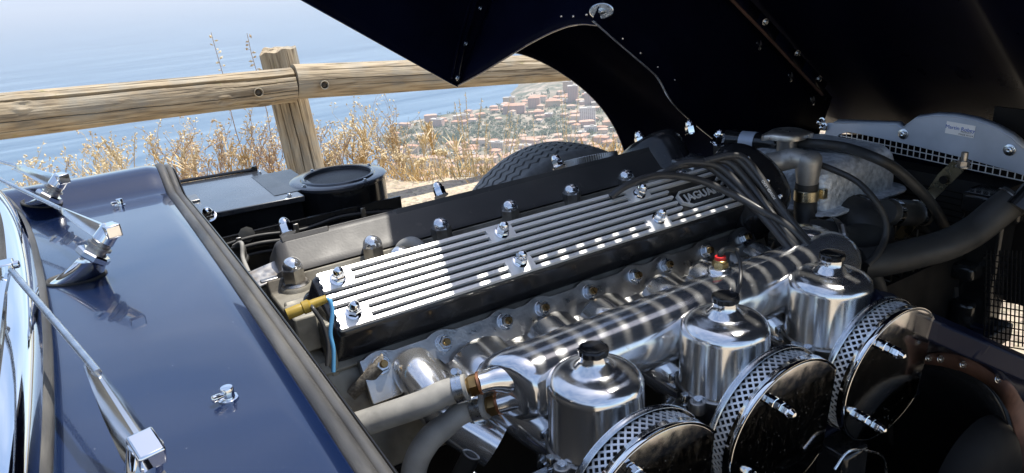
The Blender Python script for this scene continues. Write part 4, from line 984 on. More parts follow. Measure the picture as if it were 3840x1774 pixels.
# ignition coil: black can with silver band
p0, p1 = at(*za(430, 165), z=.742), at(*za(880, 210), z=.742); d = (p1 - p0); dl = d.length; un = d.normalized()
g = MB(); g.lathe([(.010, -.004), (.019, 0), (.0205, .004), (.0205, dl * .80), (.0222, dl * .82), (.0222, dl - .004), (.019, dl), (.016, dl), (.014, dl - .012)], p0, d, 32); coil = g.build('ignition_coil', M['gloss'], car, ang=40, label='black ignition coil with silver band behind the cam covers')
g = MB(); g.lathe([(.0205, dl * .30), (.0212, dl * .30), (.0212, dl * .54), (.0205, dl * .54)], p0, d, 32, False); g.build('band', M['shield'], coil)
g = MB(); g.box(p0.lerp(p1, .45) - Vector((0, 0, .05)), (.03, .02, .09)); g.build('coil_bracket', M['dark'], coil)
# alloy water elbow with clamp and black hose
ex = at(*za(1045, 470), y=.82); tx = at(*za(1045, 330), y=.82); el = at(*za(850, 275), y=.86)
g = MB(); g.lathe([(.0180, -.03), (.0190, 0), (.0215, .018), (.0232, .034), (.0222, .044), (.0170, .051), (.006, .053)], ex, (0, 0, 1), 28)
tp = ex + Vector((0, 0, .033)); g.tube([tp, tp.lerp(el, .5), Vector((el.x, el.y, tp.z)), Vector((el.x - .03, el.y + .02, tp.z - .004))], .0185, 22, 6)
elb = g.build('water_elbow', M['dullcast'], car, ang=60, label='cast alloy water elbow in front of the cam cover')
cl = ex + Vector((0, 0, -.024)); g = MB(); g.lathe([(.0200, -.012), (.0220, -.012), (.0220, .008), (.0200, .008)], cl, (0, 0, 1), 28, False); g.box(cl + Vector((.018, -.022, 0)), (.012, .01, .018)); g.build('hose_clamp', M['gold'], elb, bevel=.001)
hose('bypass_hose', [cl + Vector((0, 0, .02)), cl + Vector((0, 0, -.03)), cl + Vector((-.02, -.02, -.07)), cl + Vector((-.06, -.05, -.12))], .0200, 'rubber', 'black rubber bypass hose under the water elbow')
# big hoses
hose('coolant_hose', [at(*zb(250, 515), y=.80), at(*zb(330, 560), y=.76), at(*zb(350, 640), y=.74), at(*zb(250, 690), y=.74), at(*zb(120, 660), y=.75), at(*zb(40, 650), y=.77)], .043, 'rubber', 'thick black coolant hose from header tank to thermostat')
cc = at(*zb(130, 650), y=.75); clamp(cc, (at(*zb(250, 690), y=.74) - at(*zb(40, 650), y=.77)), .0445, car, 'steel', .013, (-.2, -.6, .7))
g = MB(); cq = at(*zb(262, 520), y=.805); g.lathe([(.046, -.006), (.049, -.006), (.049, .006), (.046, .006)], cq, (at(*zb(330, 560), y=.76) - at(*zb(250, 515), y=.80)), 32, False); g.build('hose_clamp', M['steel'], car)
hose('radiator_hose', [at(*zb(1120, 420), x=1.33), at(*zb(1040, 480), x=1.31), at(*zb(900, 590), x=1.27), at(*zb(760, 660), x=1.22), at(*zb(580, 710), x=1.16), at(*zb(420, 745), x=1.10), at(*zb(300, 760), x=1.06)], .0265, 'rubber', 'long black radiator hose sweeping across in front of the fan')
g = MB(); q0, q1 = at(*zb(1100, 430), x=1.325), at(*zb(1060, 462), x=1.315); g.lathe([(.0268, -.001), (.0282, -.001), (.0282, .001), (.0268, .001)], q0, q1 - q0, 28, False); g.build('hose_clamp', M['steel'], car)
hose('overflow_hose', [at(*za(960, 190), z=.752), at(*za(1150, 200), z=.756), at(*za(1350, 230), z=.752), at(*zb(400, 215), y=.74), at(*zb(500, 270), y=.72), at(*zb(610, 370), y=.70), at(*zb(690, 460), y=.69), at(*zb(745, 560), y=.69), at(*zb(800, 690), y=.70), at(*zb(850, 850), y=.72), at(*zb(880, 1000), y=.73), at(*zb(880, 1120), y=.74)], .0092, 'rubber', 'black overflow hose arching from the filler neck down past the radiator', n=14)
hose('vacuum_hose', [at(*za(1120, 345), y=.815), at(*za(1250, 395), y=.78), at(*zb(290, 330), y=.74), at(*zb(380, 420), y=.70), at(*zb(440, 530), y=.68), at(*zb(440, 630), y=.67), at(*zb(400, 710), y=.66), at(*zb(345, 765), y=.66)], .0055, 'rubber', 'thin black hose looping down beside the header tank', n=12)
# wool-covered distributor pipe behind the front carburettor
hose('breather_pipe', [at(*zb(180, 700), y=.70), at(*zb(270, 720), y=.69), at(*zb(350, 790), y=.68), at(*zb(400, 880), y=.68), at(*zb(425, 1000), y=.69)], .015, 'hose2' if 'hose2' in M else 'rubber', 'matt black breather pipe behind the front carburettor')
# short rubber sleeve with bright end bands and the bracket behind it
p0, p1 = at(*zb(440, 490), y=.72), at(*zb(640, 500), y=.72); d = p1 - p0; l = d.length
g = MB(); g.lathe([(.0215, 0), (.0235, .003), (.0235, l - .003), (.0215, l), (.008, l)], p0, d, 28); sl = g.build('rubber_sleeve', M['rubber'], car, label='short rubber sleeve with two chrome bands')
for t in (.17, .80): g = MB(); g.lathe([(.0236, l * t - .007), (.0245, l * t - .007), (.0245, l * t + .007), (.0236, l * t + .007)], p0, d, 28, False); g.build('band', M['chrome'], sl)
g = MB(); q = [at(*zb(a, b), x=1.30) for a, b in [(790, 225), (860, 262), (840, 285), (700, 420), (560, 620), (460, 645), (560, 520), (720, 290)]]
vs = q + [p + Vector((.004, 0, 0)) for p in q]; n = len(q); g.add(vs, [tuple(range(n)), tuple(range(2 * n - 1, n - 1, -1))] + [(k, (k + 1) % n, n + (k + 1) % n, n + k) for k in range(n)])
br = g.build('support_bracket', M['gold'], car, label='bare metal strut bracket in front of the radiator')
g = MB(); q = at(*zb(745, 325), x=1.296); g.lathe([(.0075, -.001), (.0075, .002)], q, (-1, 0, 0), 14); g.build('slot_hole', M['dark'], br)
g = MB(); q = at(*zb(848, 240), x=1.29); g.lathe([(.012, 0), (.012, .002)], q - Vector((0, 0, .006)), n=18); g.lathe([(.0095, .002), (.0095, .011)], q - Vector((0, 0, .006)), n=6); g.lathe([(.0055, .011), (.0055, .026)], q - Vector((0, 0, .006)), n=12); g.build('bracket_nut', M['steel'], br)
# silver shield with wire grille above the radiator
XS = 1.40
sh = [(1.007, .739), (.990, .742), (.849, .757), (.838, .750), (.826, .762), (.812, .775), (.775, .785), (.739, .788), (.70, .785), (.67, .778), (.64, .766), (.614, .748), (.604, .742), (.598, .715), (.600, .700), (.640, .706), (.72, .714), (.80, .720), (.88, .7245), (.93, .7265), (.955, .7265), (.975, .718), (.985, .702), (1.012, .700)]
g = MB(); g.prism(sh, lambda y, z: Vector((XS, y, z)), lambda y, z: Vector((XS + .0025, y, z)))
shd = g.build('radiator_shield', M['shield'], car, bevel=.0008, label='silver painted shield with sticker above the wire grille')
g = MB(); top = sh[1:12]; vs = [Vector((XS - .001, y, z)) for y, z in top] + [Vector((XS + .016, y, z + .004)) for y, z in top]; n = len(top); g.add(vs, [(k, k + 1, n + k + 1, n + k) for k in range(n - 1)]); g.build('shield_lip', M['shield'], shd, solid=.002)
for (u, v) in [(3387, 502), (3786, 562)]:
    p = at(u, v, x=XS - .001); g = MB(); g.lathe([(.0105, 0), (.0105, .0015), (.0098, .002)], p, (-1, 0, 0), 20); g.lathe([(.0055, .002), (.005, .004), (.003, .005), (.0008, .0042)], p, (-1, 0, 0), 14); g.build('screw', M['zinc'], shd)
for (u, v) in [(3083, 455), (3092, 475)]:
    p = at(u, v, x=XS - .002); place(nut_s, 'screw', p, (-1, 0, 0), shd, 0, .8)
def sticker():
    c = at(3600, 486, x=XS - .0012); r_ = Vector((0, -1, -.04)).normalized(); u_ = Vector((0, -.04, 1)).normalized()
    g = MB(); g.add([c + r_ * a * .0265 + u_ * b * .0115 for a, b in ((-1, -1), (1, -1), (1, 1), (-1, 1))], [(0, 1, 2, 3)]); s = g.build('sticker', M['white'], shd)
    for body, size, dx, dy, m in [('Martin Robey', .0098, 0, .0015, 'inkblue'), ('PRODUCT', .0042, .012, -.0035, 'ink'), ('MADE IN U.K.', .0046, .013, -.0085, 'ink')]:
        tm = text_mesh(body, size, M[m], 'sticker_print', .00005); o = bpy.data.objects.new('sticker_print', tm); COL.objects.link(o); o.parent = shd
        o.matrix_local = Matrix.Translation(c + r_ * dx + u_ * dy + Vector((-.0005, 0, 0))) @ Matrix((r_, u_, Vector((-1, 0, 0)))).transposed().to_4x4()
sticker()
g = MB(); zt = .7275
def grille(g, y0, y1, z0, z1, X, step=.0125, r=.0011, shear=.0):
    k = 0; y = y0
    while y <= y1: g.cyl(Vector((X, y, z0 + shear * (y - y0))), Vector((X, y, z1 + shear * (y - y0))), r, n=5, cap=False); y += step
    z = z0
    while z <= z1: g.cyl(Vector((X + .001, y0, z)), Vector((X + .001, y1, z + shear * (y1 - y0))), r, n=5, cap=False); z += step
grille(g, .56, .99, .688, .724, XS + .004, shear=.035)
o = g.build('wire_grille', M['mesh'], shd); o['kind'] = 'stuff'
# radiator core with fins, side post, fan cowl
g = MB(); g.box((1.43, .985, .38), (.05, .71, .58)); rad = g.build('radiator', M['radiator'], car, label='black radiator core with thin fins')
fin = MB().box((0, 0, 0), (.003, .67, .0016)).mesh('fin', M['dark'])
for k in range(44): place(fin, 'fin', (1.4035, .985, .12 + k * .0122), (0, 0, 1), rad)
g = MB(); g.box((1.385, .645, .39), (.05, .075, .56)); g.box((1.36, .62, .655), (.07, .10, .04)); g.box((1.35, .655, .52), (.05, .05, .03)); g.cyl(Vector((1.35, .648, .14)), Vector((1.35, .648, .46)), .022, n=18); g.build('radiator_tank', M['gloss'], rad, bevel=.008, seg=3)
g = MB(); g.cyl(Vector((1.34, .545, .705)), Vector((1.31, .56, .665)), .030, n=24); g.build('hose_outlet', M['gloss'], rad)
g = MB(); g.lathe([(.195, 0), (.20, -.05), (.192, -.05), (.185, 0)], (1.395, .86, .43), (1, 0, 0), 56, False); g.build('fan_cowl', M['rubber'], rad)
g = MB()
for k in range(11): a = R(90 + k * 12 - 60); 
for k in range(16): y = .70 + .022 * k; g.tube([Vector((1.335, y, .60 - 1.6 * (y - .86) ** 2)), Vector((1.330, y - .004, .50)), Vector((1.335, y - .01, .33))], .0016, 5, 4)
for k in range(3): g.tube([Vector((1.331, .68, .50 - .05 * k)), Vector((1.33, .86, .51 - .05 * k)), Vector((1.331, 1.04, .50 - .05 * k))], .0016, 5, 4)
g.build('fan_guard', M['steel'], rad)
g = MB(); tm = text_mesh('so', .02, M['shield'], 'paint_mark')
o = bpy.data.objects.new('paint_mark', tm); COL.objects.link(o); o.parent = rad; o.matrix_local = Matrix.Translation(at(3655, 1020, x=1.355)) @ Matrix((Vector((0, -1, 0)), Vector((0, 0, 1)), Vector((-1, 0, 0)))).transposed().to_4x4()
# side grille through which the sunlit road shows
g = MB(); c0 = at(3800, 1150, x=1.25)
for k in range(14): a = at(3700 + 16 * k, 940, x=1.27); b = at(3690 + 16 * k, 1300, x=1.27); g.cyl(a, b, .0012, n=5, cap=False)
for k in range(16): a = at(3690, 950 + 24 * k, x=1.272); b = at(3900, 985 + 24 * k, x=1.272); g.cyl(a, b, .0012, n=5, cap=False)
pb2 = MB().box((1.462, .52, .617), (.006, .36, .37)).build('blackout_panel', M['dark'], rad)  # added black panel, keeps the sunlit patch behind the grille small
o = g.build('mesh_grille', M['dark'], car, label='dark wire grille at the right edge with sunlit ground behind'); o['kind'] = 'stuff'

# ------------------------------------------------------------------ ignition leads across the near cover
LE = [
 [(2290, 738, .004), (2340, 702, .016), (2420, 668, .024), (2500, 657, .026), (2626, 677, .024), (2752, 732, .026), (2853, 788, .040), (2954, 848, .044), (3040, 932, .040), (3085, 1000, .030)],
 [(2480, 660, .010), (2520, 632, .018), (2580, 618, .024), (2641, 617, .026), (2705, 660, .022), (2800, 750, .026), (2878, 833, .034), (2950, 920, .034), (3010, 990, .030)],
 [(2505, 645, .012), (2560, 612, .026), (2640, 611, .034), (2700, 628, .034), (2775, 695, .032), (2852, 782, .034), (2933, 878, .036), (3034, 985, .030)],
 [(2600, 612, .028), (2690, 600, .040), (2745, 618, .042), (2812, 692, .036), (2883, 787, .036), (2953, 878, .038), (3050, 985, .030)],
 [(2640, 605, .036), (2716, 590, .048), (2765, 597, .050), (2822, 656, .044), (2893, 742, .040), (2968, 843, .040), (3064, 965, .030)],
 [(2660, 600, .040), (2742, 583, .054), (2795, 597, .056), (2853, 667, .050), (2918, 762, .044), (2985, 852, .042), (3080, 960, .030)]]
leadpts = []
for i, L_ in enumerate(LE):
    pts = [covat(u, v, w_) for u, v, w_ in L_]; leadpts.append(pts)
    g = MB(); g.tube(pts, .0060, 12, 8)
    nm = ['lowest ignition lead crossing over the others', 'second ignition lead in the bundle', 'third ignition lead in the bundle', 'fourth ignition lead in the bundle', 'fifth ignition lead in the bundle', 'uppermost ignition lead with white print along it'][i]
    ld = g.build('ignition_lead', M['lead'], car, ang=70, label='black ' + nm)
def along(pts, i0, i1, body, size, par):
    a, b = pts[i0], pts[i1]; d = (b - a).normalized(); c = a.lerp(b, .5); vw = (CAM - c).normalized(); nrm_ = (vw - d * vw.dot(d)).normalized(); up_ = nrm_.cross(d)
    tm = text_mesh(body, size, M['leadink'], 'lead_print', .00005); o = bpy.data.objects.new('lead_print', tm); COL.objects.link(o); o.parent = par
    o.matrix_local = Matrix.Translation(c + nrm_ * .0062) @ Matrix((-d, -up_, nrm_)).transposed().to_4x4()
along(leadpts[5], 3, 4, 'POWER LEAD', .0062, ld)
g = MB(); c = Vector((1.05, .80, .60)); g.lathe([(.045, -.08), (.045, -.01), (.038, .01), (.022, .018)], c, n=24); g.build('distributor', M['rubber'], car, label='black distributor cap gathering the leads')

# ------------------------------------------------------------------ frame, added dark sheets, splash guard on the near side
def beam(pts, w_, m, name, label=None, par=None):
    g = MB()
    for a, b in zip(pts, pts[1:]):
        d = (b - a); u_ = Vector((0, 0, 1)); s_ = d.cross(u_).normalized(); u_ = s_.cross(d).normalized()
        g.box((a + b) / 2, (d.length + w_ * .5, w_, w_), Matrix((d.normalized(), s_, u_)).transposed())
    return g.build(name, M[m], car if par is None else par, bevel=.004, label=label)
M['frame'] = mat('dark_blue_frame_paint', (.006, .008, .020), .4, 0, (.009, .011, .024), 14, rvar=.1, spec=.15, dirt=((.3, .28, .26), 60, .74, .8))
f1 = [at(3280, 1135, y=.55), at(3500, 1230, y=.50), at(3660, 1300, y=.46), at(3850, 1385, y=.42), at(3990, 1450, y=.40)]
fr = beam(f1, .032, 'frame', 'engine_frame', 'dark blue square tube of the front engine frame')
beam([at(3230, 1120, y=.62), at(3340, 1140, y=.60), at(3440, 1200, y=.585), at(3450, 1260, y=.58)], .03, 'frame', 'frame_gusset', None, fr)
beam([Vector((.16, .62, .36)), Vector((1.40, .60, .40))], .035, 'frame', 'frame_tube', None, fr)
beam([Vector((.16, 1.36, .36)), Vector((1.40, 1.36, .40))], .035, 'frame', 'frame_tube', None, fr)
beam([Vector((1.36, .60, .40)), Vector((1.36, 1.36, .40))], .035, 'frame', 'frame_tube', None, fr)
g = MB(); g.box((.85, .83, .155), (1.50, 1.40, .004)); g.build('shade_sheet', M['dark'], car, label='added black sheet keeping light out below the engine')  # added sheet: blocks light from below, gives the filter plates a dark reflection
g = MB(); g.box((.80, .30, .20), (1.30, .012, .30)); g.build('dark_panel', M['dark'], car)  # unseen black panel that the filter plates also reflect as dark
SGY = lambda u: .60 - .18 * min(1, max(0, (u - 3380) / 420))
MB().box((1.22, .67, .33), (.62, .006, .44)).build('dark_panel', M['dark'], car, label='added black panel hiding sunlit ground behind the splash guard')  # added dark panel, hides the sunlit ground under the frame beam
st_o = [at(u, v, y=SGY(u)) for u, v in [(3380, 1360), (3450, 1335), (3540, 1322), (3640, 1345), (3730, 1395), (3800, 1455), (3860, 1550), (3900, 1680), (3920, 1850)]]
st_i = [at(u, v, y=SGY(u) + .004) for u, v in [(3380, 1372), (3455, 1362), (3540, 1372), (3630, 1400), (3710, 1445), (3765, 1510), (3800, 1600), (3825, 1720), (3835, 1870)]]
so, si = curve(st_o, 6), curve(st_i, 6); n = len(so)
g = MB(); g.add(so + si, [(k, k + 1, n + k + 1, n + k) for k in range(n - 1)])
spg = g.build('splash_guard', M['brown'], car, ang=60, solid=.004, label='black splash guard edged with a riveted brown rubber strip')
g = MB(); fc = curve([p - Vector((0, 0, .012)) for p in f1[1:]], 12); nf_ = len(fc)
g.grid(30, 3, lambda a, b: (lambda k, m: so[min(k, n - 1)].lerp(fc[min(m, nf_ - 1)], b) + Vector((0, .006, 0)))(round((.15 + .85 * a) * (n - 1)), round(a * (nf_ - 1)))); g.build('gap_cover', M['frame'], spg, ang=70, solid=.003)  # added dark sheet over the bright ground between strip and frame
g = MB(); cz_ = at(3480, 1900, y=.62)
def sg(a, b):
    k = a * (n - 1); i = min(int(k), n - 2); p = si[i].lerp(si[i + 1], k - i); q = cz_; r = p.lerp(q, b); r.y += .008 + .05 * math.sin(b * math.pi * .5) ; return r
g.grid(40, 14, sg); g.build('guard_panel', M['gloss'], spg, ang=70, solid=.003)
for (u, v) in [(3483, 1343), (3528, 1346), (3613, 1367), (3745, 1422)]:
    place(oval, 'rivet', at(u, v, y=SGY(u) - .003), (-.3, -.85, .35), spg, 0, .40)
g = MB()
def dome(a, b):
    c = at(3760, 1860, y=.40); rr = .105; ang = 2 * math.pi * a; q = math.sin(b * math.pi / 2)
    return c + Vector((rr * q * math.cos(ang), .05 - .055 * math.cos(b * math.pi / 2), rr * q * math.sin(ang)))
g.grid(40, 12, dome, closeu=True); g.build('guard_bulge', M['dark'], spg, ang=70)
g = MB(); q0 = at(3230, 1710, y=.50); g.box(q0 + Vector((.0, .03, -.05)), (.055, .05, .11)); g.build('fuel_filter_box', M['gloss'], car, bevel=.006, label='small black box below the front air filter')
g = MB(); g.tube([at(3130, 1760, y=.48), at(3180, 1695, y=.48), at(3250, 1690, y=.48), at(3312, 1715, y=.48), at(3325, 1790, y=.48)], .0016, 6); g.build('edge_wire', M['zinc'], car)

# ------------------------------------------------------------------ timber fence
def wood_mat():
    m = bpy.data.materials.new('weathered_timber'); m.use_nodes = True; t = m.node_tree; b = t.nodes['Principled BSDF']; N = t.nodes.new; L = t.links.new
    co = N('ShaderNodeTexCoord'); mp_ = N('ShaderNodeMapping'); mp_.inputs['Scale'].default_value = (1, 1, .09); L(co.outputs['Object'], mp_.inputs['Vector'])
    n1 = N('ShaderNodeTexNoise'); n1.inputs['Scale'].default_value = 60; n1.inputs['Detail'].default_value = 10; n1.inputs['Distortion'].default_value = .6; L(mp_.outputs[0], n1.inputs['Vector'])
    r1 = N('ShaderNodeValToRGB'); e = r1.color_ramp.elements; e[0].position = .30; e[0].color = (.13, .10, .065, 1); e[1].position = .70; e[1].color = (.45, .375, .265, 1); x_ = e.new(.5); x_.color = (.335, .262, .17, 1); L(n1.outputs[0], r1.inputs[0])
    n2 = N('ShaderNodeTexNoise'); n2.inputs['Scale'].default_value = 7; n2.inputs['Detail'].default_value = 8; L(co.outputs['Object'], n2.inputs['Vector'])
    r2 = N('ShaderNodeMapRange'); r2.inputs['From Min'].default_value = .48; r2.inputs['From Max'].default_value = .68; r2.inputs['To Max'].default_value = .7; L(n2.outputs[0], r2.inputs[0])
    m2 = N('ShaderNodeMix'); m2.data_type = 'RGBA'; m2.inputs['B'].default_value = (.26, .25, .215, 1); L(r2.outputs[0], m2.inputs['Factor']); L(r1.outputs[0], m2.inputs['A'])
    n3 = N('ShaderNodeTexNoise'); n3.inputs['Scale'].default_value = 13; n3.inputs['Detail'].default_value = 10; n3.inputs['Roughness'].default_value = .75; L(co.outputs['Object'], n3.inputs['Vector'])
    r3 = N('ShaderNodeMapRange'); r3.inputs['From Min'].default_value = .60; r3.inputs['From Max'].default_value = .70; L(n3.outputs[0], r3.inputs[0])
    m3 = N('ShaderNodeMix'); m3.data_type = 'RGBA'; m3.inputs['B'].default_value = (.26, .235, .10, 1); L(r3.outputs[0], m3.inputs['Factor']); L(m2.outputs['Result'], m3.inputs['A']); L(m3.outputs['Result'], b.inputs['Base Color'])
    b.inputs['Roughness'].default_value = .85
    mp2 = N('ShaderNodeMapping'); mp2.inputs['Scale'].default_value = (1, 1, .05); L(co.outputs['Object'], mp2.inputs['Vector'])
    n4 = N('ShaderNodeTexNoise'); n4.inputs['Scale'].default_value = 180; n4.inputs['Detail'].default_value = 6; L(mp2.outputs[0], n4.inputs['Vector'])
    bn = N('ShaderNodeBump'); bn.inputs['Strength'].default_value = .55; bn.inputs['Distance'].default_value = .004; L(n4.outputs[0], bn.inputs['Height']); L(bn.outputs[0], b.inputs['Normal']); return m
M['wood'] = wood_mat(); M['crack'] = M['wood']
fence = empty('fence', at(1150, 900, y=3.7)); fence.location.z = 0
tag(fence, 'weathered round-timber fence with lichen-spotted rails bolted to a post', 'fence')
def log(name, a, b, r0, r1, cracks, seed, topcut=0, label=None, knots=()):
    """timber pole from a to b; its own z axis runs along the pole so the grain follows it"""
    d = b - a; L_ = d.length; q = Vector((0, 0, 1)).rotation_difference(d.normalized())
    NU, NV = 340, max(60, int(L_ * 70)); g = MB()
    def fn(u, v):
        th_ = 2 * math.pi * u; z = v * L_; r = r0 + (r1 - r0) * v
        r *= 1 + .035 * mnoise.noise(Vector((math.cos(th_) * 1.2, math.sin(th_) * 1.2, z * 1.4 + seed * 9))) + .010 * mnoise.noise(Vector((math.cos(th_) * 4, math.sin(th_) * 4, z * 3 + seed)))
        r += .0013 * mnoise.noise(Vector((math.cos(th_) * 30, math.sin(th_) * 30, z * 4 + seed)))
        for (t0_, z0, z1, wdt, dep, wob) in cracks:
            if z0 < z < z1:
                tc_ = t0_ + wob * math.sin(z * 2.3 + t0_) + .04 * mnoise.noise(Vector((z * 6, t0_, seed))); dt = (th_ - tc_ + math.pi) % (2 * math.pi) - math.pi
                fade = min(1, (z - z0) / .15, (z1 - z) / .15); ww = wdt * fade + .004
                r -= dep * fade * max(0, 1 - (dt / ww) ** 2)
        for (tk, zk, rk) in knots:
            dt = ((th_ - tk + math.pi) % (2 * math.pi) - math.pi) * r0; dd = math.hypot(dt, (z - zk) * .7) / rk
            if dd < 1.6: r += .006 * math.exp(-((dd - .8) / .25) ** 2) - .004 * math.exp(-(dd / .4) ** 2)
        z2 = z
        if v == 1 and topcut: z2 += topcut * (mnoise.noise(Vector((math.cos(th_) * 1.5, math.sin(th_) * 1.5, 5))) )
        return Vector((r * math.cos(th_), r * math.sin(th_), z2))
    g.grid(NU, NV, fn, closeu=True)
    # end caps: rings towards a slightly rough centre
    for end in (0, 1):
        zc = end * L_; base = [g.v[i * NV + (NV - 1) * end] for i in range(NU)]; c = len(g.v); rings = 6
        vs = []; 
        for k in range(rings):
            f = 1 - k / rings
            for p in base:
                vs.append(Vector((p.x * f, p.y * f, (p.z * f + zc * (1 - f)) + (.004 * mnoise.noise(Vector((p.x * f * 60, p.y * f * 60, seed))) if k else 0))))
        fs = [(k * NU + i, k * NU + (i + 1) % NU, (k + 1) * NU + (i + 1) % NU, (k + 1) * NU + i) for k in range(rings - 1) for i in range(NU)] + [tuple((rings - 1) * NU + i for i in range(NU))]
        g.add(vs, fs)
    o = bpy.data.objects.new(name, g.mesh(name, M['wood'], 50)); COL.objects.link(o); o.parent = fence; o.rotation_mode = 'QUATERNION'; o.rotation_quaternion = q; o.location = a - fence.location
    if label: o['label'] = label
    return o
RY = 3.55
ra, rb = at(-500, 492, y=RY), at(1098, 318, y=RY)
rc, rd_ = at(1103, 307, y=RY), at(2500, 232, y=RY)
sc_ = (RY / 3.0)
log('rail', ra, rb, .0915, .0800, [(3.98, 0.35, 1.95, .085, .034, .07), (3.55, 0.2, 2.3, .014, .012, .05), (4.35, 1.2, 2.35, .018, .014, .04), (4.9, .3, 2.3, .016, .012, .05), (5.4, .1, 1.9, .014, .010, .06), (3.2, .7, 2.3, .012, .010, .03), (5.15, 1.35, 2.34, .02, .016, .03)], 1.3, label='left fence rail split by a long dark crack', knots=[(5.1, 1.25, .03), (5.55, 1.42, .035), (4.2, .5, .025)])
log('rail', rc, rd_, .0805, .0740, [(4.0, .1, 1.8, .02, .014, .04), (4.6, .05, 1.5, .014, .010, .04), (5.0, .2, 2.2, .012, .010, .05), (3.5, .1, 2.1, .012, .010, .04)], 4.1, label='right fence rail running behind the bonnet', knots=[(4.5, .75, .03)])
pt_, pb_ = at(1040, 186, y=3.73), at(1150, 640, y=3.73); pb_ = pt_ + (pb_ - pt_) * 2.1
log('post', pb_, pt_, .094, .088, [(3.9, .3, 1.3, .02, .015, .03), (4.9, .2, 1.3, .025, .02, .03), (4.4, .6, 1.28, .018, .016, .03)], 7.7, topcut=.03, label='upright fence post with a rough sawn top', knots=[(4.3, .55, .03), (4.7, .5, .025)])
M['rustbolt'] = mat('old_bolt', (.10, .085, .065), .6, .6, (.06, .045, .03), 60)
M['hole'] = mat('dark_bolt_recess', (.02, .018, .015), .8)
for (u, v) in [(970, 347), (1217, 319)]:
    p = at(u, v, y=RY - .086); ax = Vector((.0, -1, .05)).normalized()
    g = MB(); g.lathe([(.0215, .004), (.019, .006), (.017, .005), (.016, -.012), (.012, -.012)], p, ax, 28, False); h = g.build('bolt_recess', M['wood'], fence); h.location = -fence.location
    g = MB(); g.lathe([(.0155, -.010), (.012, -.003), (.006, -.001), (.0005, -.0005)], p, ax, 24, False); h = g.build('bolt_head', M['rustbolt'], fence); h.location = -fence.location

# ------------------------------------------------------------------ dry weeds and grass on the verge
def straw(name, a, b): return mat(name, a, .75, 0, b, 25)
ST_M = [straw('pale_straw', (.70, .58, .38), (.58, .44, .24)), straw('golden_straw', (.60, .44, .20), (.50, .34, .15)), straw('brown_dry_stalk', (.42, .29, .19), (.32, .21, .13))]
SEEDM = [straw('seed_husk', (.62, .50, .32), (.46, .33, .19)), straw('pale_husk', (.72, .62, .42), (.58, .45, .25))]
def rib_tube(g, pts, r0, r1):
    m = len(pts); vs = []; fs = []
    for i, p in enumerate(pts):
        r = r0 + (r1 - r0) * i / max(1, m - 1)
        t = (pts[min(i + 1, m - 1)] - pts[max(i - 1, 0)]).normalized(); u = t.orthogonal().normalized(); w_ = t.cross(u)
        for k in range(3): a = 2.094 * k; vs.append(p + (u * math.cos(a) + w_ * math.sin(a)) * r)
    for i in range(m - 1):
        for k in range(3): fs.append((i * 3 + k, i * 3 + (k + 1) % 3, (i + 1) * 3 + (k + 1) % 3, (i + 1) * 3 + k))
    g.add(vs, fs)
def pod(g, p, r, d=None):
    d = (d or Vector((random.uniform(-1, 1), random.uniform(-1, 1), random.uniform(-.3, 1)))).normalized(); u = d.orthogonal().normalized(); w_ = d.cross(u)
    vs = [p - d * r * 1.5] + [p + u * r * .8, p + w_ * r * .8, p - u * r * .8, p - w_ * r * .8] + [p + d * r * 1.5]
    g.add(vs, [(0, 2, 1), (0, 3, 2), (0, 4, 3), (0, 1, 4), (5, 1, 2), (5, 2, 3), (5, 3, 4), (5, 4, 1)])
def leafb(g, p, d, l, w_):
    s_ = d.cross(Vector((0, 0, 1))); s_ = s_.normalized() if s_.length > .01 else Vector((1, 0, 0)); c = p + d * l * .5 + Vector((0, 0, -.06 * l)); e = p + d * l + Vector((0, 0, -.25 * l))
    g.add([p, c - s_ * w_, e, c + s_ * w_], [(0, 1, 2, 3)])
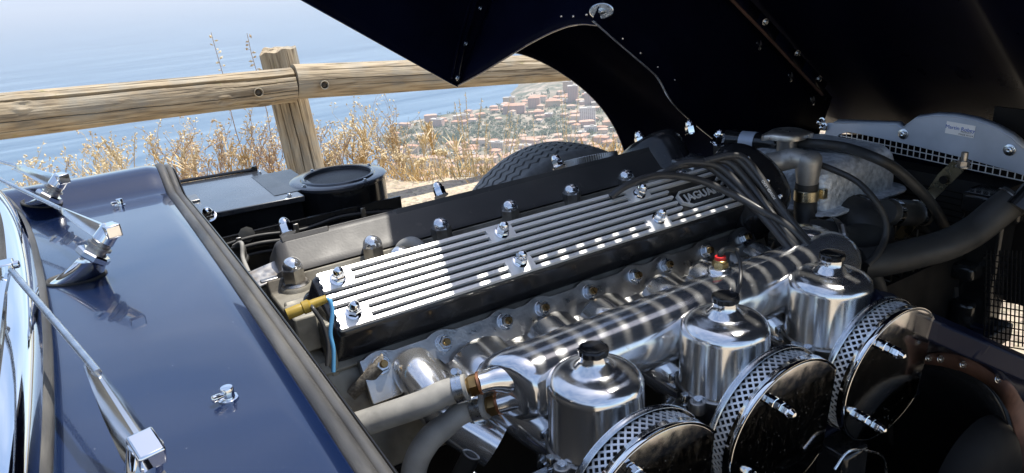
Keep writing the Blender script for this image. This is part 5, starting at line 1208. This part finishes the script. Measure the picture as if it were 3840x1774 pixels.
def weed(x, y, h, kind, label, group, lean=None):
    z0 = -.05 if y < 4.5 else -.75 * max(0, y - edge_y(x)) - .05
    root = empty('dry_weed', (x, y, z0)); tag(root, label, 'weed', group)
    gs, gp = MB(), MB(); ln = lean if lean is not None else random.uniform(-.25, .25)
    H = h - z0
    if kind == 'bush':
        def branch(p, d, l, r, depth):
            pts = [p]; q = p
            for k in range(4):
                d = (d + Vector((random.uniform(-.25, .25), random.uniform(-.25, .25), random.uniform(-.06, .14)))).normalized(); q = q + d * l / 4; pts.append(q)
            rib_tube(gs, pts, r, r * .55)
            if depth < 3:
                for k in range(random.choice((2, 3, 3)) if depth else random.choice((4, 5, 6))):
                    i = random.randint(1, 4); nd = (d + Vector((random.uniform(-1, 1), random.uniform(-.8, .8), random.uniform(-.15, .7))) * .95).normalized(); branch(pts[i], nd, l * random.uniform(.40, .68), r * .6, depth + 1)
            else:
                for k in range(random.choice((1, 1, 2))): pod(gp, pts[random.randint(2, 4)] + Vector((random.uniform(-.006, .006), 0, random.uniform(-.006, .006))), random.uniform(.0045, .0085))
            if depth >= 2 and random.random() < .3: leafb(gp, pts[2], Vector((random.uniform(-1, 1), random.uniform(-1, 1), .3)).normalized(), random.uniform(.02, .045), .004)
        for s_ in range(random.choice((2, 3, 3))): branch(Vector((random.uniform(-.03, .03), random.uniform(-.03, .03), 0)), Vector((ln + random.uniform(-.4, .4), random.uniform(-.3, .3), 1)).normalized(), H * .62, .0045, 0)
    elif kind == 'oat':
        for s_ in range(random.choice((5, 6, 8))):
            hh = H * random.uniform(.7, 1.02); lx = ln + random.uniform(-.25, .25); pts = [Vector((lx * hh * (k / 6) ** 1.7 + random.uniform(-.02, .02) * (k == 0), .05 * lx * k / 6, hh * k / 6)) for k in range(7)]
            rib_tube(gs, pts, .0036, .002)
            for k in range(16):
                t = .72 + .28 * k / 16; p = pts[0].lerp(pts[6], t) ; p = pts[4].lerp(pts[6], (t - .667) / .333); pod(gp, p + Vector((random.uniform(-.010, .010), random.uniform(-.008, .008), 0)), random.uniform(.004, .0075), Vector((random.uniform(-.6, .6), random.uniform(-.5, .5), 1)))
            for k in range(2): leafb(gs, pts[random.randint(1, 4)], Vector((random.uniform(-1, 1), random.uniform(-.6, .6), 1.1)).normalized(), random.uniform(.10, .24), .005)
    else:   # upright spike with round seed heads
        pts = [Vector((ln * H * (k / 8), 0, H * k / 8)) + Vector((random.uniform(-.008, .008), 0, 0)) for k in range(9)]; rib_tube(gs, pts, .004, .0018)
        for k in range(15):
            t = .62 + .38 * k / 15; i = min(7, int(t * 8)); p = pts[i].lerp(pts[i + 1], t * 8 - i); sd_ = Vector((random.choice((-1, 1)) * random.uniform(.008, .02), random.uniform(-.01, .01), random.uniform(0, .01))); rib_tube(gs, [p, p + sd_], .001, .0008); pod(gp, p + sd_, random.uniform(.007, .0105))
    i = random.choice((0, 2, 1, 2)) if kind == 'bush' else (2 if kind == 'spike' else random.choice((0, 0, 1)))
    a = gs.build('stems', ST_M[i], root, flat=True); b = gp.build('seed_heads', random.choice(SEEDM) if kind != 'oat' else SEEDM[1], root, flat=True); b['kind'] = 'stuff'
    return root
def weed_at(u, v, y, kind, label, group=None, lean=None):
    p = at(u, v, y=y); return weed(p.x, y, p.z, kind, label, group, lean)
weed_at(826, 118, 4.45, 'spike', 'tall dry seed spike rising above the rail left of the post', None, -.05)
weed_at(952, 122, 4.45, 'spike', 'dry seed spike just behind the left edge of the post top', None, -.04)
WB = 'dry bushy weeds behind the fence'; WO = 'dry oat grasses behind the fence'
ORD = ['first', 'second', 'third', 'fourth', 'fifth', 'sixth', 'seventh', 'eighth', 'ninth', 'tenth', 'eleventh', 'twelfth', 'thirteenth', 'fourteenth', 'fifteenth', 'sixteenth', 'seventeenth', 'eighteenth', 'nineteenth', 'twentieth', 'twenty-first', 'twenty-second']
BUSH = [(60, 560, 4.4), (190, 600, 4.5), (300, 540, 4.4), (390, 535, 4.6), (560, 520, 4.6), (640, 450, 4.5), (700, 480, 4.7), (770, 470, 4.5), (830, 430, 4.4), (880, 420, 4.5), (930, 440, 4.7), (985, 470, 4.6), (1010, 430, 4.5),
                  (1190, 400, 4.4), (1240, 420, 4.5), (1290, 400, 4.5), (1330, 450, 4.4), (1390, 440, 4.6), (1440, 400, 4.7), (1480, 480, 4.5), (1540, 500, 4.6), (1600, 520, 4.5), (1260, 480, 4.3), (1350, 520, 4.3), (1420, 540, 4.3), (1660, 560, 4.3), (1720, 580, 4.2), (1505, 560, 4.2), (1575, 590, 4.1), (1230, 560, 4.3), (1800, 600, 4.1)]
for (u, v, y) in BUSH:
    bl_ = sorted([q[0] for q in BUSH if q[0] < 1100], reverse=True); br_ = sorted([q[0] for q in BUSH if q[0] > 1100])
    lab = 'dry bushy weed with seed pods, ' + ORD[(bl_ if u < 1100 else br_).index(u)] + (' to the left' if u < 1100 else ' to the right') + ' of the fence post'
    weed_at(u, v + random.uniform(0, 20), y + random.uniform(-.1, .1), 'bush', lab, WB)
OATS = [(1545, 370, 4.6, -.35), (1730, 345, 4.8, -.08), (1820, 385, 4.9, .15), (1640, 420, 4.6, -.3), (1500, 400, 4.5, -.3), (1690, 480, 4.7, -.1), (1760, 500, 4.8, -.2), (450, 500, 4.6, 0), (700, 560, 4.4, .1), (340, 560, 4.5, .1), (2000, 420, 5.2, .05), (2110, 330, 5.4, -.03), (2250, 560, 5.0, .1), (1880, 540, 4.9, .1), (1610, 450, 4.4, -.15), (1580, 500, 4.3, .1), (1780, 440, 4.6, .05), (1850, 470, 4.6, .12), (1350, 470, 4.4, .15), (1240, 450, 4.5, -.1), (820, 520, 4.5, .1), (920, 540, 4.5, -.1), (640, 540, 4.5, 0), (1710, 560, 4.3, .05)]
for (u, v, y, le) in OATS:
    bl_ = sorted([q[0] for q in OATS if q[0] < 1100], reverse=True); br_ = sorted([q[0] for q in OATS if q[0] > 1100])
    lab = 'pale dry oat grass with nodding heads, ' + ORD[(bl_ if u < 1100 else br_).index(u)] + (' to the left' if u < 1100 else ' to the right') + ' of the fence post'
    weed_at(u, v, y, 'oat', lab, WO, le)
# low straw along the edge of the gravel: too many blades to count
g = MB()
for k in range(5200):
    x = random.uniform(-1.5, 4.0); y = edge_y(x) + random.triangular(-.30, .55, .0); 
    z = -.75 * max(0, y - edge_y(x)); l = random.uniform(.04, .16) * (1.2 if mnoise.noise(Vector((x * 2, y * 2, 1))) > 0 else .6)
    d = Vector((random.uniform(-.8, .8), random.uniform(-.8, .8), 1)).normalized(); s_ = Vector((random.uniform(-1, 1), random.uniform(-1, 1), 0)).normalized() * random.uniform(.0015, .004); p = Vector((x, y, z)); m_ = p + d * l * .6; e = p + d * l + Vector((d.x, d.y, -.5)) * l * .25
    g.add([p - s_, p + s_, m_ + s_ * .7, e, m_ - s_ * .7], [(0, 1, 2, 4), (4, 2, 3)])
o = g.build('dry_grass', ST_M[1], flat=True); tag(o, 'low dry golden grass along the gravel edge', 'grass', kind='stuff')

# ------------------------------------------------------------------ far town on the coast
WALLS = [mat('wall_' + n_, c, .85) for n_, c in (('cream', (.62, .55, .46)), ('pink', (.58, .43, .36)), ('ochre', (.57, .45, .33)), ('white', (.74, .72, .68)), ('rose', (.52, .38, .33)))]  # wall colours paled, part of the haze is mixed into them
ROOFS = [mat('roof_' + n_, c, .85, 0, tuple(v * .75 for v in c), .3) for n_, c in (('terracotta', (.50, .30, .21)), ('pale_tile', (.55, .38, .29)), ('grey', (.50, .47, .43)))]  # roofs paled and less red for the same hazy look
WIND = mat('far_window', (.33, .29, .27), .5)  # window tone lightened to carry haze
win_me = MB().box((0, 0, 0), (1, .3, 1)).mesh('window', WIND)
def on_land(u, v):
    q = ray(u, v).normalized(); t = 900
    while t < 5200:
        p = CAM + q * t
        if p.z <= land_h(p.x, p.y): return p if land_h(p.x, p.y) > SEA + 2 else None
        t += 12
    return None
def house(p, w_, d_, h_, rz, wm, rm, roof, label, group, name='house', cat='house', win=False):
    root = empty(name, p); root.rotation_euler = (0, 0, rz); tag(root, label, cat, group)
    g = MB().box((0, 0, h_ / 2 - 4), (w_, d_, h_ + 8)); a = g.build('wall', wm, root)
    g = MB()
    if roof == 'hip':
        e, q = .6, min(w_, d_) * .5; rh = q * .42; hw, hd = w_ / 2 + e, d_ / 2 + e; k = max(0, (w_ - d_) / 2) if w_ > d_ else 0; k2 = max(0, (d_ - w_) / 2) if d_ > w_ else 0
        g.add([(-hw, -hd, h_ + .05), (hw, -hd, h_ + .05), (hw, hd, h_ + .05), (-hw, hd, h_ + .05), (-k - .1, -k2 - .1, h_ + rh), (k + .1, -k2 - .1, h_ + rh), (k + .1, k2 + .1, h_ + rh), (-k - .1, k2 + .1, h_ + rh)], [(0, 1, 5, 4), (1, 2, 6, 5), (2, 3, 7, 6), (3, 0, 4, 7), (4, 5, 6, 7), (0, 3, 2, 1)])
    else: g.box((0, 0, h_ + .5), (w_ + .8, d_ + .8, 1.0)); g.box((w_ * .15, 0, h_ + 2), (w_ * .3, d_ * .4, 2.4))
    g.build('roof', rm, root)
    if win:
        nf = int(h_ / 3.4); ncol = max(2, int(w_ / 4.5))
        for i in range(nf):
            for j in range(ncol):
                o_ = bpy.data.objects.new('window', win_me); COL.objects.link(o_); o_.parent = root; o_.location = (-w_ / 2 + (j + .5) * w_ / ncol, -d_ / 2 - .02, 2 + i * 3.4); o_.scale = (w_ / ncol * .55, 1, 1.7)
    return root
rnd = random.Random(3)
GRP = 'houses of the distant town'
LAB = {('hip', 0): 'cream house with terracotta roof in the hazy distant town', ('hip', 1): 'pink house with terracotta roof in the hazy distant town', ('hip', 2): 'ochre house with terracotta roof in the hazy distant town', ('hip', 3): 'white house with terracotta roof in the hazy distant town', ('hip', 4): 'rose house with terracotta roof in the hazy distant town'}
LABF = ['cream flat-roofed block in the hazy distant town', 'pink flat-roofed block in the hazy distant town', 'ochre flat-roofed block in the hazy distant town', 'white flat-roofed block in the hazy distant town', 'rose flat-roofed block in the hazy distant town']
def in_wood(u, v):
    c = 520 - (u - 1560) * .085
    return 1450 < u < 2140 and abs(v - c) < 34 and mnoise.noise(Vector((u / 60, v / 60, 2))) > -.45
spots = []; tries = 0
while len(spots) < 240 and tries < 9000:
    tries += 1; u = rnd.uniform(1450, 2420); v = rnd.uniform(330, 690)
    if v < 482 - (u - 1480) * .235 + 8 : continue
    if in_wood(u, v): continue
    p = on_land(u, v)
    if p is None or any((p - q).length < 23 for q in spots): continue
    spots.append(p)
view = Vector((.62, .78, 0))
for p in spots:
    big_ = rnd.random() < .28; w_ = rnd.uniform(26, 46) if big_ else rnd.uniform(16, 28); d_ = rnd.uniform(13, 20); h_ = rnd.uniform(12, 23) if big_ else rnd.uniform(7, 12)
    if p.x > 1350 and rnd.random() < .35: h_ *= 1.7
    i = rnd.choice((0, 0, 1, 1, 2, 3, 4)); rf = 'flat' if (h_ > 20 and rnd.random() < .6) or rnd.random() < .12 else 'hip'
    house(p, w_, d_, h_, math.atan2(view.y, view.x) - math.pi / 2 + rnd.uniform(-.5, .5), WALLS[i], ROOFS[2] if rf == 'flat' else rnd.choice(ROOFS[:2]), rf, LAB[('hip', i)] if rf == 'hip' else LABF[i], GRP, win=(rf == 'flat'))
def landmark(u, v, w_, d_, h_, wi, ri, roof, label, cat='building', name='apartment_block', rz=None):
    p = on_land(u, v)
    if p: house(p, w_, d_, h_, (math.atan2(view.y, view.x) - math.pi / 2) if rz is None else rz, WALLS[wi], ROOFS[ri], roof, label, None, name, cat, win=True)
landmark(2150, 385, 30, 22, 50, 4, 2, 'flat', 'tall rose tower block standing against the sea at the top of the town', 'tower block', 'tower_block')
landmark(2215, 400, 34, 20, 40, 1, 2, 'flat', 'second pinkish tower block partly hidden by the bonnet', 'tower block', 'tower_block')
landmark(2205, 470, 40, 20, 46, 3, 2, 'flat', 'pale striped apartment tower beside the wheel arch', 'tower block', 'tower_block')
landmark(1930, 425, 62, 26, 24, 4, 0, 'hip', 'long pink apartment building on the headland edge')
landmark(2005, 406, 34, 26, 32, 1, 0, 'hip', 'pink building with a raised round-topped corner on the headland')
landmark(2100, 385, 60, 22, 9, 3, 2, 'flat', 'low brilliant white building between trees on the headland')
landmark(1990, 590, 90, 46, 12, 3, 2, 'flat', 'large flat white roof just above the tyre', 'building', 'hall')
landmark(1590, 440, 60, 14, 8, 3, 2, 'flat', 'low white sea-front building at the tip of the headland', 'building', 'pavilion')
# woods between the houses: one mass of leaf clumps
g = MB(); cnt = 0
leafm = mat('far_foliage', (.045, .075, .045), .8, 0, (.08, .11, .065), .06)
tries = 0
while cnt < 1300 and tries < 20000:
    tries += 1; u = rnd.uniform(1450, 2420); v = rnd.uniform(335, 690)
    if v < 470 - (u - 1480) * .24 + 6: continue
    if not in_wood(u, v) and rnd.random() > .30: continue
    p = on_land(u, v)
    if p is None: continue
    r = rnd.uniform(3.5, 8); cnt += 1
    for k in range(26):
        d = Vector((rnd.gauss(0, 1), rnd.gauss(0, 1), rnd.gauss(0, 1))).normalized() * r * rnd.uniform(.6, 1.05); c = p + Vector((0, 0, r * .9)) + Vector((d.x, d.y, d.z * .8)); s_ = rnd.uniform(1.0, 2.2)
        a = Vector((rnd.gauss(0, 1), rnd.gauss(0, 1), rnd.gauss(0, 1))).normalized(); b = a.orthogonal().normalized()
        g.add([c + a * s_, c + b * s_, c - a * s_, c - b * s_], [(0, 1, 2, 3)])
o = g.build('town_trees', leafm, flat=True); tag(o, 'dark green woods between the houses of the distant town', 'woods', kind='stuff')

# ------------------------------------------------------------------ hazy sea air
hm = bpy.data.materials.new('sea_haze'); hm.use_nodes = True; t = hm.node_tree; t.nodes.clear()
pv = t.nodes.new('ShaderNodeVolumePrincipled'); pv.inputs['Color'].default_value = (.86, .92, 1, 1); pv.inputs['Density'].default_value = 1.15e-4; pv.inputs['Anisotropy'].default_value = .2
ot = t.nodes.new('ShaderNodeOutputMaterial'); t.links.new(pv.outputs[0], ot.inputs['Volume'])
g = MB(); g.box((0, 20000, (SEA - 640 + 4) / 2), (140000, 100000, 4 - (SEA - 640))); o = g.build('haze', hm, flat=True); tag(o, 'pale haze over the sea and town', 'haze', kind='stuff')
